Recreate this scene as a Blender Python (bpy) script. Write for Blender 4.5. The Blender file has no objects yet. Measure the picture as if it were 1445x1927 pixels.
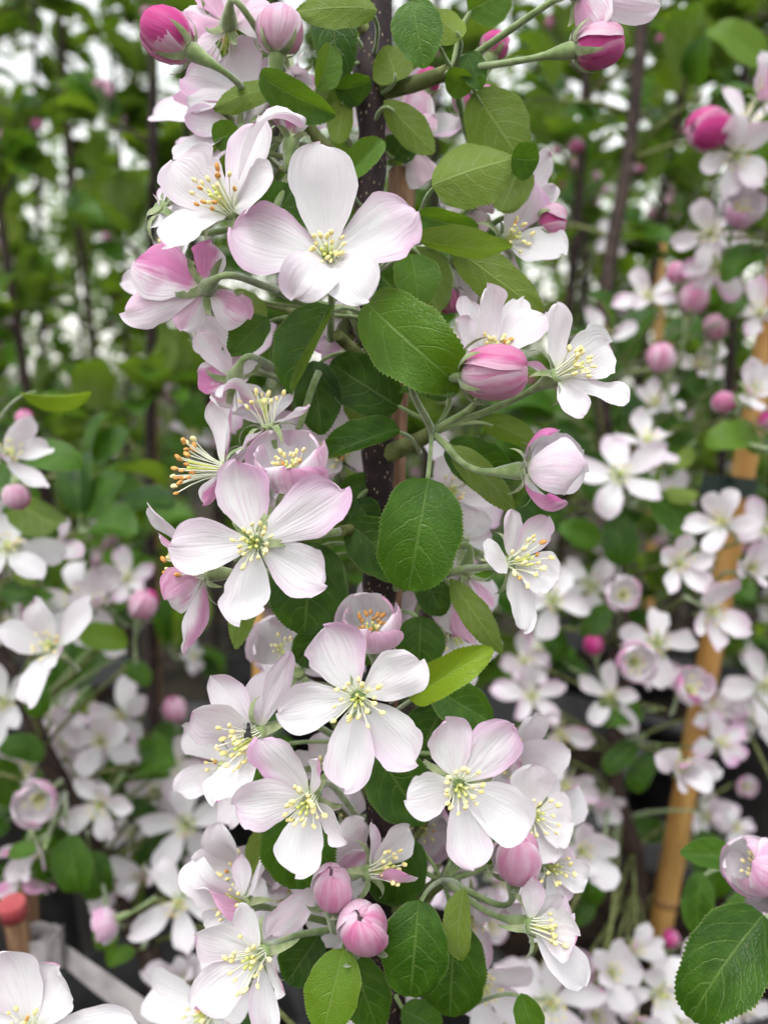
import bpy, math, random
import numpy as np
from mathutils import Vector, Matrix

# ------------------------------------------------------------------ camera, sky, sun, exposure
sc = bpy.context.scene
F = 1549.0                       # focal length in pixels of the 1445 x 1927 photograph
CAMZ, PITCH = 0.75, math.radians(9)
CAM = Vector((0, 0, CAMZ))
FW = Vector((0, math.cos(PITCH), -math.sin(PITCH)))
UP = Vector((0, math.sin(PITCH), math.cos(PITCH)))
RT = Vector((1, 0, 0))
cd = bpy.data.cameras.new('camera')
cam = bpy.data.objects.new('camera', cd)
sc.collection.objects.link(cam)
cam.location = CAM
cam.rotation_euler = (math.pi / 2 - PITCH, 0, 0)
cd.sensor_fit = 'HORIZONTAL'
cd.sensor_width = 24
cd.lens = 24 * F / 1445
cd.clip_start, cd.clip_end = 0.01, 500
cd.dof.use_dof = True
cd.dof.focus_distance = 0.208
cd.dof.aperture_fstop = cd.lens / 3.2      # aperture about 3 mm wide, as in a phone
sc.camera = cam

SUN_EL, SUN_AZ = math.radians(66), math.radians(205)     # azimuth clockwise from +Y
w = bpy.data.worlds.new('World'); sc.world = w; w.use_nodes = True
wn = w.node_tree.nodes; wl = w.node_tree.links
bg = wn['Background']
sky = wn.new('ShaderNodeTexSky'); sky.sky_type = 'NISHITA'; sky.sun_disc = False
sky.sun_elevation = SUN_EL; sky.sun_rotation = SUN_AZ
sky.air_density = 2.6; sky.dust_density = 1.0; sky.ozone_density = 1.0
hs = wn.new('ShaderNodeHueSaturation'); hs.inputs['Saturation'].default_value = 0.12
wl.new(sky.outputs[0], hs.inputs['Color']); wl.new(hs.outputs[0], bg.inputs[0])
bg.inputs[1].default_value = 0.15
sd = bpy.data.lights.new('sun', 'SUN'); sd.energy = 1.2; sd.angle = math.radians(28); sd.color = (1, .98, .96)
so = bpy.data.objects.new('sun', sd); sc.collection.objects.link(so)
sdir = Vector((math.sin(SUN_AZ) * math.cos(SUN_EL), math.cos(SUN_AZ) * math.cos(SUN_EL), math.sin(SUN_EL)))
so.rotation_euler = sdir.to_track_quat('Z', 'Y').to_euler()
so.location = (0, -2, 6)
sc.view_settings.view_transform = 'Standard'; sc.view_settings.look = 'None'
sc.view_settings.exposure = 0.95; sc.view_settings.gamma = 1
sc.cycles.max_bounces = 4; sc.cycles.transmission_bounces = 3; sc.cycles.diffuse_bounces = 2; sc.cycles.glossy_bounces = 2
sc.cycles.use_adaptive_sampling = True; sc.cycles.adaptive_threshold = .04
sc.cycles.use_denoising = True

# ------------------------------------------------------------------ helpers
rng = random.Random(11)
def P(u, v, d):
    """photo pixel + depth in metres -> world point"""
    return CAM + d * (FW + RT * ((u - 722.5) / F) + UP * ((963.5 - v) / F))
def VC(x, y, z):
    """camera-space direction (right, up, towards the camera) -> world"""
    return (RT * x + UP * y - FW * z).normalized()

COL = sc.collection
def empty(name, loc, label=None, cat=None, group=None):
    o = bpy.data.objects.new(name, None); o.empty_display_size = .02
    COL.objects.link(o); o.location = loc
    tag(o, label, cat, group)
    return o
def tag(o, label=None, cat=None, group=None, kind=None):
    if label: o['label'] = label
    if cat: o['category'] = cat
    if group: o['group'] = group
    if kind: o['kind'] = kind
    return o
def mesh(name, v, f, uv=None, mats=(), midx=None):
    me = bpy.data.meshes.new(name)
    me.from_pydata([tuple(x) for x in v], [], f)
    if uv is not None:
        l = me.uv_layers.new(name='UVMap')
        vi = np.empty(len(me.loops), np.int32); me.loops.foreach_get('vertex_index', vi)
        l.data.foreach_set('uv', np.asarray(uv, np.float32)[vi].ravel())
    for m in mats: me.materials.append(m)
    if midx is not None: me.polygons.foreach_set('material_index', midx)
    me.polygons.foreach_set('use_smooth', [len(q) <= 4 for q in f])
    me.update()
    return me
def obj(name, me, parent=None, loc=None, mat=None):
    o = bpy.data.objects.new(name, me); COL.objects.link(o)
    if parent is not None: o.parent = parent
    if mat is not None: o.matrix_local = mat
    elif loc is not None: o.location = loc
    return o
def basis(y, zhint):
    y = y.normalized(); z = zhint - y * zhint.dot(y)
    if z.length < 1e-6: z = y.orthogonal()
    z.normalize(); x = y.cross(z)
    return Matrix((x, y, z)).transposed()        # columns x,y,z
class MB:
    """collects pieces of ONE mesh"""
    def __init__(s): s.v, s.f, s.uv, s.m = [], [], [], []
    def add(s, v, f, uv=None, m=0):
        o = len(s.v); s.v.extend([tuple(p) for p in v])
        s.f.extend([tuple(i + o for i in q) for q in f])
        s.uv.extend(uv if uv is not None else [(0, 0)] * len(v)); s.m.extend([m] * len(f))
    def mesh(s, name, mats): return mesh(name, s.v, s.f, s.uv, mats, s.m)

def bez(p0, p1, p2, p3, n):
    out = []
    for i in range(n + 1):
        t = i / n; a = 1 - t
        out.append(p0 * a**3 + p1 * (3 * a * a * t) + p2 * (3 * a * t * t) + p3 * t**3)
    return out
def tube(path, radii, n=8, cap=True, bump=0, seed=0):
    r = random.Random(seed)
    v, f, uv = [], [], []
    t0 = (path[1] - path[0]).normalized(); nrm = t0.orthogonal().normalized()
    L = 0
    for i, p in enumerate(path):
        t = (path[min(i + 1, len(path) - 1)] - path[max(i - 1, 0)]).normalized()
        nrm = (nrm - t * nrm.dot(t)).normalized(); b = t.cross(nrm)
        if i: L += (p - path[i - 1]).length
        for k in range(n):
            a = 2 * math.pi * k / n
            rr = radii[i] * (1 + bump * (r.random() - .5))
            v.append(p + (nrm * math.cos(a) + b * math.sin(a)) * rr); uv.append((k / n, L * 40))
    for i in range(len(path) - 1):
        for k in range(n):
            k2 = (k + 1) % n
            f.append((i * n + k, i * n + k2, (i + 1) * n + k2, (i + 1) * n + k))
    if cap:
        f.append(tuple(range(n - 1, -1, -1))); o = (len(path) - 1) * n; f.append(tuple(range(o, o + n)))
    return v, f, uv

# ---- blades: petals, leaves, sepals -------------------------------------------------
def sstep(a, b, x):
    t = np.clip((x - a) / (b - a), 0, 1); return t * t * (3 - 2 * t)
def blade(L, W, kind='petal', nv=14, nh=5, fold=(0, 0), bend=(0, 0), curl=0, tip=0, twist=0, wave=0, teeth=0, notch=0, lop=0, seed=0):
    """local x across, y from base to tip, z = upper side.  fold / bend: (left, right) radians"""
    r = np.random.RandomState(seed)
    s = np.linspace(0, 1, nv + 1)
    if kind == 'petal':
        t = np.sin(s * math.pi / 2) ** 1.1; t[-1] = 1
        sh = t**.72 * (1 - t**3.0)**.5; sh /= sh.max(); sh = np.maximum(sh, .10 * (1 - t))
    elif kind == 'leaf':
        t = s.copy(); sh = np.maximum(t, 0)**.52 * (1 - t)**.72 * (1 + .25 * t); sh /= sh.max()
        sh = np.maximum(sh, .015)
    elif kind == 'round':
        t = s.copy(); sh = np.maximum(t, 0)**.45 * (1 - t**1.7)**.62; sh /= sh.max(); sh = np.maximum(sh, .015)
    elif kind == 'narrow':
        t = s.copy(); sh = np.maximum(t, 0)**.7 * (1 - t)**.8; sh /= sh.max(); sh = np.maximum(sh, .02)
    else:   # sepal
        t = s.copy(); sh = np.maximum((1 - t)**.8 * (.75 + .5 * t), .04)
    hw = W / 2 * sh
    # centre line
    th = curl * (t - .5) * 1.6 + tip * sstep(.6, 1, t)
    dt = np.diff(t, prepend=0)
    cy = np.cumsum(np.cos(th) * dt); cz = np.cumsum(np.sin(th) * dt)
    a = math.atan2(cz[-1], cy[-1]); ch = math.hypot(cy[-1], cz[-1])
    yy = (cy * math.cos(a) + cz * math.sin(a)) / ch * L; zz = (-cy * math.sin(a) + cz * math.cos(a)) / ch * L
    ny, nz = -np.sin(th - a), np.cos(th - a)
    ph1, ph2, ph3, ph4 = r.rand(4) * 6.28
    dents = [(.55 + .45 * r.rand(), .05 + .08 * r.rand(), .025 + .04 * r.rand(), r.randint(2)) for _ in range(r.randint(1, 4))] if kind == 'petal' else []
    V, UV = [], []
    c = np.linspace(0, 1, nh + 1)
    for i in range(nv + 1):
        env = min(1, 2.2 * sh[i]) * (.35 + .65 * t[i])
        row = {}
        for sd_, k in ((-1, 0), (1, 1)):
            jag = 1 + .035 * math.sin(t[i] * 9 + ph1 + k * 2) + .02 * math.sin(t[i] * 23 + ph2 + k)
            if teeth and 0 < i < nv: jag *= 1 + (teeth if i % 2 else -teeth * .6) * (.45 + 1.1 * r.rand())
            if lop: jag *= 1 + lop * sd_
            for dt_, da, dw, dk in dents:
                if dk == k: jag *= 1 - da * math.exp(-((t[i] - dt_) / dw)**2)
            W_ = hw[i] * jag
            phi = fold[k] + bend[k] * env * c**1.5
            dx = np.diff(c, prepend=0) * W_
            x = np.cumsum(np.cos(phi) * dx); z = np.cumsum(np.sin(phi) * dx)
            z = z + wave * L * c**2 * np.sin(t[i] * 8 + (ph2 if k else ph3)) * env
            row[sd_] = (x, z)
        for sd_, j in [(-1, q) for q in range(nh, 0, -1)] + [(1, q) for q in range(nh + 1)]:
            x, z = row[sd_][0][j] * sd_, row[sd_][1][j]
            s_ = c[j] * sd_
            dy = 0
            if kind == 'petal':
                dy -= notch * L * math.exp(-((s_ - .15 * math.sin(ph1)) / .32)**2) * t[i]**5
                if i > nv * .6: dy += L * .012 * math.sin(s_ * 7 + ph2) * t[i]**4
            if teeth and i % 2: dy += L / nv * .7 * abs(s_)**3
            if kind == 'petal':
                z += wave * L * .08 * c[j]**3 * t[i]**2 * math.sin(21 * t[i] + 9 * s_ + ph3) * 3
                dy += L * .05 * math.sin(ph3) * s_ * t[i]**3
                z += wave * L * .75 * env * (math.sin(2.6 * s_ + 4.2 * t[i] + ph4) * .6 + math.sin(5.3 * s_ - 6.5 * t[i] + ph1) * .35 + math.sin(11 * s_ + 9 * t[i] + ph3) * .16 * t[i])
                z -= .35 * hw[i] * .10 * math.exp(-(s_ / .16)**2) * (1 - t[i] * .6)
            elif kind != 'sepal':
                z += .016 * L * env * math.sin(3 * s_ + 5 * t[i] + ph4) + .006 * L * env * math.sin(t[i] * 34 - 9 * abs(s_)) * abs(s_)
            ct, st = math.cos(twist * (t[i] - .3)), math.sin(twist * (t[i] - .3))
            x, z = x * ct - z * st, x * st + z * ct
            V.append((x, yy[i] + dy + z * ny[i], zz[i] + z * nz[i]))
            UV.append((.5 + .5 * s_, t[i]))
    n = 2 * nh + 1; Fc = []
    for i in range(nv):
        for j in range(n - 1):
            q = i * n + j; Fc.append((q, q + 1, q + n + 1, q + n))
    return V, Fc, UV
def xform(V, M3, o):
    return [M3 @ Vector(p) + o for p in V]

# ------------------------------------------------------------------ materials
def mk(name):
    m = bpy.data.materials.new(name); m.use_nodes = True
    nt = m.node_tree; nt.nodes.clear()
    return m, nt
class G:
    """tiny node-graph writer"""
    def __init__(s, nt): s.nt = nt
    def n(s, t, **k):
        x = s.nt.nodes.new(t)
        for a, b in k.items(): setattr(x, a, b)
        return x
    def put(s, sock, val):
        if isinstance(val, bpy.types.NodeSocket): s.nt.links.new(val, sock)
        elif val is not None: sock.default_value = val
    def m(s, op, a, b=None, c=None, clamp=False):
        x = s.n('ShaderNodeMath', operation=op, use_clamp=clamp)
        s.put(x.inputs[0], a); s.put(x.inputs[1], b); s.put(x.inputs[2], c)
        return x.outputs[0]
    def mix(s, f, a, b, mode='MIX'):
        x = s.n('ShaderNodeMix', data_type='RGBA', blend_type=mode); x.clamp_factor = True
        s.put(x.inputs[0], f)
        for i, c in ((6, a), (7, b)):
            s.put(x.inputs[i], c if isinstance(c, bpy.types.NodeSocket) else (*c, 1))
        return x.outputs[2]
    def ss(s, a, b, x):
        r = s.n('ShaderNodeMapRange', interpolation_type='SMOOTHSTEP'); s.put(r.inputs[0], x)
        s.put(r.inputs[1], a); s.put(r.inputs[2], b); return r.outputs[0]
    def noise(s, vec, scale, detail=2, dim='3D'):
        x = s.n('ShaderNodeTexNoise', noise_dimensions=dim); s.put(x.inputs['Vector'], vec)
        x.inputs['Scale'].default_value = scale; x.inputs['Detail'].default_value = detail
        return x.outputs[0]
    def xyz(s, a, b, c):
        x = s.n('ShaderNodeCombineXYZ'); s.put(x.inputs[0], a); s.put(x.inputs[1], b); s.put(x.inputs[2], c); return x.outputs[0]
    def attr(s, name):
        return s.n('ShaderNodeAttribute', attribute_type='OBJECT', attribute_name=name).outputs['Fac']
    def out(s, sh):
        o = s.n('ShaderNodeOutputMaterial'); s.nt.links.new(sh, o.inputs[0])
    def pbr(s, col, rough=.5, spec=.3, normal=None, **k):
        p = s.n('ShaderNodeBsdfPrincipled'); s.put(p.inputs['Base Color'], col if isinstance(col, bpy.types.NodeSocket) else (*col, 1))
        s.put(p.inputs['Roughness'], rough); p.inputs['Specular IOR Level'].default_value = spec
        if normal is not None: s.put(p.inputs['Normal'], normal)
        for a, b in k.items(): s.put(p.inputs[a.replace('_', ' ')], b)
        return p.outputs[0]
    def bump(s, h, st, dist):
        b = s.n('ShaderNodeBump'); b.inputs['Strength'].default_value = st; b.inputs['Distance'].default_value = dist
        s.put(b.inputs['Height'], h); return b.outputs[0]
    def thin(s, pbr, col, fac):
        t = s.n('ShaderNodeBsdfTranslucent'); s.put(t.inputs[0], col)
        x = s.n('ShaderNodeMixShader'); x.inputs[0].default_value = fac
        s.nt.links.new(pbr, x.inputs[1]); s.nt.links.new(t.outputs[0], x.inputs[2]); return x.outputs[0]

def petal_material(bud=False):
    m, nt = mk('bud_petal' if bud else 'petal'); g = G(nt)
    uv = g.n('ShaderNodeUVMap').outputs[0]
    sp = g.n('ShaderNodeSeparateXYZ'); nt.links.new(uv, sp.inputs[0]); U, V = sp.outputs[0], sp.outputs[1]
    rnd = g.n('ShaderNodeObjectInfo').outputs['Random']
    pin, pout = g.attr('pin'), g.attr('pout')
    s = g.m('ABSOLUTE', g.m('MULTIPLY', g.m('SUBTRACT', U, .5), 2))
    r50 = g.m('MULTIPLY', rnd, 50)
    vein = g.noise(g.xyz(g.m('MULTIPLY', U, 26), g.m('MULTIPLY', V, 1.6), r50), 1, 3)
    low = g.noise(g.xyz(g.m('MULTIPLY', U, 2.2), g.m('MULTIPLY', V, 2.2), r50), 1, 2)
    vmask = g.ss(.52, .68, vein)
    # inner (upper) face: white, blushing towards the rim
    rim = g.m('ADD', g.m('MULTIPLY', g.m('MULTIPLY', V, V), .55), g.m('MULTIPLY', g.m('MULTIPLY', s, s), .45))
    lean = g.m('MULTIPLY', g.m('SUBTRACT', U, .5), g.m('MULTIPLY', g.m('SUBTRACT', rnd, .5), .9))
    ff = g.m('ADD', g.m('ADD', rim, lean), g.m('MULTIPLY', g.m('SUBTRACT', low, .5), .55))
    ff = g.m('MULTIPLY', g.ss(.12, .85, ff), pin, clamp=True)
    white = (.81, .80, .82)
    cf = g.mix(ff, white, (.70, .38, .62))
    cf = g.mix(g.m('MULTIPLY', g.m('MULTIPLY', vmask, pin), .36), cf, (.62, .32, .56))
    cf = g.mix(g.m('MULTIPLY', vmask, .16), cf, (.66, .64, .70))
    nick = g.noise(g.xyz(g.m('MULTIPLY', U, 7), g.m('MULTIPLY', V, 9), r50), 1, 2)
    cf = g.mix(g.m('MULTIPLY', g.ss(.775, .81, nick), .55), cf, (.46, .33, .17))
    cf = g.mix(g.ss(.22, .02, V), cf, (.74, .78, .60))
    # outer (lower) face: magenta where it was outside in the bud
    side = g.m('MULTIPLY', g.m('SUBTRACT', U, .5), g.m('MULTIPLY', g.m('SUBTRACT', rnd, .5), 2.4))
    fb = g.m('ADD', g.m('ADD', side, .55), g.m('MULTIPLY', g.m('SUBTRACT', low, .5), .8))
    fb = g.m('SUBTRACT', fb, g.m('MULTIPLY', g.m('MULTIPLY', s, s), .22))
    fb = g.m('ADD', fb, g.m('MULTIPLY', g.m('SUBTRACT', vein, .5), .35))
    fb = g.m('MULTIPLY', g.ss(.26, .62, fb), pout, clamp=True)
    if bud:   # still folded: magenta all over, streaked, paler towards the rims
        st = g.noise(g.xyz(g.m('MULTIPLY', U, 5), g.m('MULTIPLY', V, 1.0), r50), 1, 4)
        fb = g.m('ADD', g.m('MULTIPLY', g.m('MAXIMUM', g.ss(.25, .75, g.m('ADD', st, g.m('MULTIPLY', g.m('SUBTRACT', low, .5), .7))), g.ss(.75, 1, pout)), .6), .45)
        fb = g.m('SUBTRACT', fb, g.m('MULTIPLY', g.ss(.6, 1.0, s), .35))
        fb = g.m('MULTIPLY', g.m('SUBTRACT', fb, g.m('MULTIPLY', g.ss(.35, .0, V), .3)), pout, clamp=True)
    cb = g.mix(fb, (.82, .77, .81), (.60, .045, .27) if bud else (.58, .09, .36))
    cb = g.mix(g.m('MULTIPLY', g.m('MULTIPLY', vmask, fb), .45), cb, (.42, .03, .19))
    pale = g.m('MULTIPLY', g.ss(.35, .62, g.noise(g.xyz(g.m('MULTIPLY', U, 5), g.m('MULTIPLY', V, 1.3), r50), 1.3, 3)), .55)
    cb = g.mix(g.m('MULTIPLY', pale, g.m('SUBTRACT', 1.2, pout)), cb, (.84, .60, .76))
    cb = g.mix(g.ss(.2, .02, V), cb, (.72, .74, .56))
    bf = g.n('ShaderNodeNewGeometry').outputs['Backfacing']
    col = g.mix(bf, cf, cb)
    tcol = g.mix(.85 if bud else .5, cf, cb)
    h = g.m('ADD', g.m('MULTIPLY', vein, .6), g.m('MULTIPLY', low, 1.5))
    nrm = g.bump(h, .42, .0010)
    g.out(g.thin(g.pbr(col, .48, .28, nrm), tcol, .36))
    return m

def leaf_material():
    m, nt = mk('leaf'); g = G(nt)
    uv = g.n('ShaderNodeUVMap').outputs[0]
    sp = g.n('ShaderNodeSeparateXYZ'); nt.links.new(uv, sp.inputs[0]); U, V = sp.outputs[0], sp.outputs[1]
    rnd = g.n('ShaderNodeObjectInfo').outputs['Random']; r50 = g.m('MULTIPLY', rnd, 50)
    tone = g.attr('tone')
    s = g.m('ABSOLUTE', g.m('MULTIPLY', g.m('SUBTRACT', U, .5), 2))
    wob = g.m('MULTIPLY', g.noise(g.xyz(g.m('MULTIPLY', U, 3), g.m('MULTIPLY', V, 3), r50), 1, 2), .9)
    sidev = g.m('FRACT', g.m('ADD', g.m('SUBTRACT', g.m('ADD', g.m('MULTIPLY', V, 5.2), g.m('MULTIPLY', g.m('GREATER_THAN', U, .5), .45)), g.m('MULTIPLY', g.m('POWER', s, 1.5), 1.9)), wob))
    sv = g.m('ABSOLUTE', g.m('SUBTRACT', sidev, .5))
    svm = g.m('MULTIPLY', g.ss(.075, .01, sv), g.ss(1.0, .55, s))
    mid = g.ss(.06, .02, s)
    lines = g.m('MAXIMUM', g.m('MULTIPLY', svm, .75), mid)
    vo = g.n('ShaderNodeTexVoronoi', feature='DISTANCE_TO_EDGE'); vo.inputs['Scale'].default_value = 1
    g.put(vo.inputs['Vector'], g.xyz(g.m('MULTIPLY', U, 16), g.m('MULTIPLY', V, 24), r50))
    net = g.ss(.0, .22, vo.outputs[0])
    blot = g.noise(g.xyz(g.m('MULTIPLY', U, 2.5), g.m('MULTIPLY', V, 3), r50), 1.4, 3)
    up = g.mix(g.ss(0, .5, tone), (.007, .034, .004), (.036, .112, .005))
    up = g.mix(g.ss(.5, 1, tone), up, (.19, .29, .010))
    up = g.mix(g.m('MULTIPLY', g.ss(.38, .72, blot), .6), up, g.mix(.45, up, (.11, .25, .02)))
    spot = g.noise(g.xyz(g.m('MULTIPLY', U, 11), g.m('MULTIPLY', V, 15), r50), 1, 2)
    up = g.mix(g.m('MULTIPLY', g.ss(.74, .80, spot), .7), up, (.13, .085, .03))
    up = g.mix(g.m('MULTIPLY', lines, .26), up, (.24, .36, .09))
    up = g.mix(g.m('MULTIPLY', g.ss(.94, 1.0, s), .4), up, (.30, .36, .12))
    dn = g.mix(tone, (.075, .125, .022), (.21, .29, .040))
    dn = g.mix(g.m('MULTIPLY', lines, .42), dn, (.34, .42, .15))
    dn = g.mix(g.m('MULTIPLY', g.ss(.4, .7, blot), .25), dn, (.22, .28, .14))
    bf = g.n('ShaderNodeNewGeometry').outputs['Backfacing']
    col = g.mix(bf, up, dn)
    tc = g.mix(tone, (.08, .22, .010), (.36, .52, .025))
    tc = g.mix(g.m('MULTIPLY', lines, .35), tc, (.2, .3, .06))
    h = g.m('SUBTRACT', g.m('ADD', g.m('MULTIPLY', net, .22), g.m('MULTIPLY', blot, .8)), g.m('MULTIPLY', lines, .9))
    nrm = g.bump(h, .4, .0009)
    rough = g.m('ADD', .36, g.m('MULTIPLY', bf, .3))
    g.out(g.thin(g.pbr(col, rough, .26, nrm), tc, .33))
    return m

def bark_material(name, base, dark, dot, sx=1.0):
    m, nt = mk(name); g = G(nt)
    co = g.n('ShaderNodeTexCoord').outputs['Object']
    n1 = g.noise(co, 90, 4); n2 = g.noise(co, 420, 3)
    mp = g.n('ShaderNodeMapping'); nt.links.new(co, mp.inputs[0]); mp.inputs['Scale'].default_value = (1, 1, .42)
    vo = g.n('ShaderNodeTexVoronoi'); vo.inputs['Scale'].default_value = 430 * sx; nt.links.new(mp.outputs[0], vo.inputs[0])
    sep = g.n('ShaderNodeSeparateColor'); nt.links.new(vo.outputs['Color'], sep.inputs[0])
    dots = g.m('MULTIPLY', g.ss(.34, .20, vo.outputs['Distance']), g.m('GREATER_THAN', sep.outputs[0], .72))
    c = g.mix(g.ss(.35, .65, n1), dark, base)
    c = g.mix(g.m('MULTIPLY', g.ss(.5, .75, n2), .35), c, tuple(x * 1.7 for x in base))
    c = g.mix(g.m('MULTIPLY', dots, .8), c, dot)
    h = g.m('ADD', g.m('ADD', n1, g.m('MULTIPLY', n2, .4)), dots)
    g.out(g.pbr(c, .7, .2, g.bump(h, .5, .0006)))
    return m

def simple_material(name, a, b, scale, rough=.6, spec=.3, bump=.2, dist=.001, stretch=None, trans=None, sheen=0):
    m, nt = mk(name); g = G(nt)
    co = g.n('ShaderNodeTexCoord').outputs['Object']
    if stretch:
        mp = g.n('ShaderNodeMapping'); nt.links.new(co, mp.inputs[0]); mp.inputs['Scale'].default_value = stretch; co = mp.outputs[0]
    n1 = g.noise(co, scale, 4)
    c = g.mix(g.ss(.32, .68, n1), a, b)
    sh = g.pbr(c, rough, spec, g.bump(n1, bump, dist), Sheen_Weight=sheen)
    if trans: sh = g.thin(sh, c, trans)
    g.out(sh)
    return m

PETAL = petal_material(); BUDP = petal_material(True)
LEAF = leaf_material()
BARK = bark_material('bark_purple_brown', (.028, .017, .017), (.010, .006, .007), (.36, .28, .18), 3.0)
BARK2 = bark_material('bark_grey_brown', (.050, .032, .026), (.02, .012, .011), (.13, .10, .08), .7)
STEM = simple_material('stem_green', (.13, .20, .055), (.25, .32, .14), 260, .7, .2, .4, .0005, sheen=.6)
TWIG = simple_material('twig_olive', (.085, .105, .03), (.19, .21, .08), 200, .7, .25, .4, .0006)
SEPAL = simple_material('sepal_green', (.17, .24, .09), (.36, .40, .22), 300, .7, .2, .4, .0005, trans=.2, sheen=.5)
FIL = simple_material('filament', (.80, .82, .62), (.86, .86, .74), 300, .5, .3, .1)
ANTH = simple_material('anther_yellow', (.80, .66, .24), (.90, .82, .46), 900, .7, .2, .5, .0004)
ANTHB = simple_material('anther_orange', (.52, .20, .04), (.70, .42, .14), 900, .7, .2, .5, .0004)
STYLE = simple_material('style_green', (.60, .66, .14), (.74, .76, .30), 400, .5, .3, .1)
STAKE = simple_material('weathered_stake', (.13, .065, .038), (.28, .165, .095), 60, .7, .25, .6, .001, (6, 6, .35))
CUT = simple_material('cut_wood', (.30, .20, .12), (.45, .33, .21), 300, .8, .2, .5, .0008)
BAMBOO = simple_material('bamboo', (.36, .18, .045), (.52, .30, .10), 25, .42, .4, .2, .0008, (5, 5, .4))
NODE = simple_material('bamboo_node', (.20, .10, .035), (.34, .19, .07), 150, .6, .3, .4)
POTM = simple_material('black_plastic', (.012, .012, .013), (.022, .022, .023), 40, .45, .4, .15)
SOIL = simple_material('potting_soil', (.008, .005, .004), (.028, .019, .013), 70, .95, .1, 1.0, .006)
TAPE = simple_material('white_plastic', (.26, .24, .24), (.46, .43, .43), 50, .4, .4, .3, .001, trans=.15)
GREENTAPE = simple_material('dark_green_tape', (.010, .022, .018), (.02, .035, .028), 60, .4, .4, .2)
REDPAINT = simple_material('red_paint', (.36, .06, .07), (.44, .11, .11), 80, .5, .3, .2)
BLACK = simple_material('fly_black', (.006, .006, .007), (.015, .015, .016), 500, .35, .5, .2)

# ------------------------------------------------------------------ plant parts
def ellipsoid(c, M3, rx, ry, rz, n=5, m=3):
    v, f = [], []
    v.append(c + M3 @ Vector((0, 0, -rz)))
    for i in range(1, m + 1):
        th = math.pi * i / (m + 1)
        for k in range(n):
            a = 2 * math.pi * k / n
            v.append(c + M3 @ Vector((rx * math.sin(th) * math.cos(a), ry * math.sin(th) * math.sin(a), -rz * math.cos(th))))
    v.append(c + M3 @ Vector((0, 0, rz)))
    for k in range(n): f.append((0, 1 + (k + 1) % n, 1 + k))
    for i in range(m - 1):
        for k in range(n):
            a = 1 + i * n + k; b = 1 + i * n + (k + 1) % n
            f.append((a, b, b + n, a + n))
    o = 1 + (m - 1) * n
    for k in range(n): f.append((o + k, o + (k + 1) % n, len(v) - 1))
    return v, f
def axis_frame(A):
    """matrix whose z column is A"""
    x = A.orthogonal().normalized(); y = A.cross(x)
    return Matrix((x, y, A)).transposed()
def stamen_mesh(A, n=18, L=.008, spread=.5, anth=0, seed=0, lod=0, droop=None):
    r = random.Random(seed); M = axis_frame(A); mb = MB()
    sides, seg = (4, 4) if lod == 0 else (3, 2)
    for i in range(n):
        a = 2 * math.pi * (i + .7 * r.random()) / n; e = spread * (.25 + .9 * r.random())
        l = L * (.72 + .4 * r.random())
        rad = Vector((math.cos(a), math.sin(a), 0))
        p0 = rad * .0016 + Vector((0, 0, .0002)); p1 = p0 + Vector((0, 0, l * .45)) + rad * l * .25 * e
        p3 = rad * (.0016 + l * math.sin(e)) + Vector((0, 0, l * math.cos(e)))
        if droop is not None: p3 = p3 + M.transposed() @ droop * l * .5
        pts = [M @ p for p in bez(p0, (p0 + p1) / 2, p1, p3, seg)]
        v, f, uv = tube(pts, [.00019] * len(pts), sides, False); mb.add(v, f, None, 0)
        T = axis_frame((pts[-1] - pts[-2]).normalized().lerp(Vector((r.random() - .5, r.random() - .5, r.random() - .5)), .5).normalized())
        k = .85 + .45 * r.random()
        v, f = ellipsoid(pts[-1], T, .00062 * k, .00048 * k, .00088 * k, 6 if lod == 0 else 4, 3 if lod == 0 else 2)
        mb.add(v, f, None, 2 if r.random() < anth else 1)
    for i in range(5):
        a = 2 * math.pi * i / 5 + .3; rad = Vector((math.cos(a), math.sin(a), 0))
        p3 = rad * .0014 + Vector((0, 0, L * .8))
        pts = [M @ p for p in bez(rad * .0003, rad * .0003 + Vector((0, 0, L * .4)), p3 * .8, p3, seg)]
        v, f, uv = tube(pts, [.0003] * seg + [.0005], sides, True); mb.add(v, f, None, 3)
    return mb.mesh('stamens', (FIL, ANTH, ANTHB, STYLE))
def calyx_path(A, end, off=.0):
    """receptacle at the origin, pedicel bending to end (all relative to the blossom)"""
    pts = [A * .0006, A * -.0012, A * -.0032, A * -.0056, A * -.0075]
    rad = [.0021, .0024, .0021, .00155, .0011]
    L = (end - pts[-1]).length
    tail = bez(pts[-1], pts[-1] - A * min(.012, L * .4), end + (pts[-1] - end) * .35, end, 9)[1:]
    return pts + tail, rad + [.00082 + .0003 * (i / 8) for i in range(9)]
def sepal_pieces(A, off, L=.0075, refl=.5, seed=0):
    r = random.Random(seed); M = axis_frame(A); out = []
    for i in range(5):
        a = 2 * math.pi * i / 5 + off; rad = M @ Vector((math.cos(a), math.sin(a), 0))
        d = (rad * math.cos(refl) - A * math.sin(refl) + Vector((r.random() - .5, r.random() - .5, r.random() - .5)) * .25).normalized()
        B = basis(d, A)
        v, f, uv = blade(L * (.85 + .3 * r.random()), .0032, 'sepal', 6, 1, (.25, .25), (0, 0), (-1.0 - .7 * r.random()) if refl > -.3 else .9, 0, r.random() - .5, 0, seed=i + seed)
        out.append((xform(v, B, rad * (.0019 if refl > -.3 else .0027) - A * .0008), f, uv))
    return out

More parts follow.
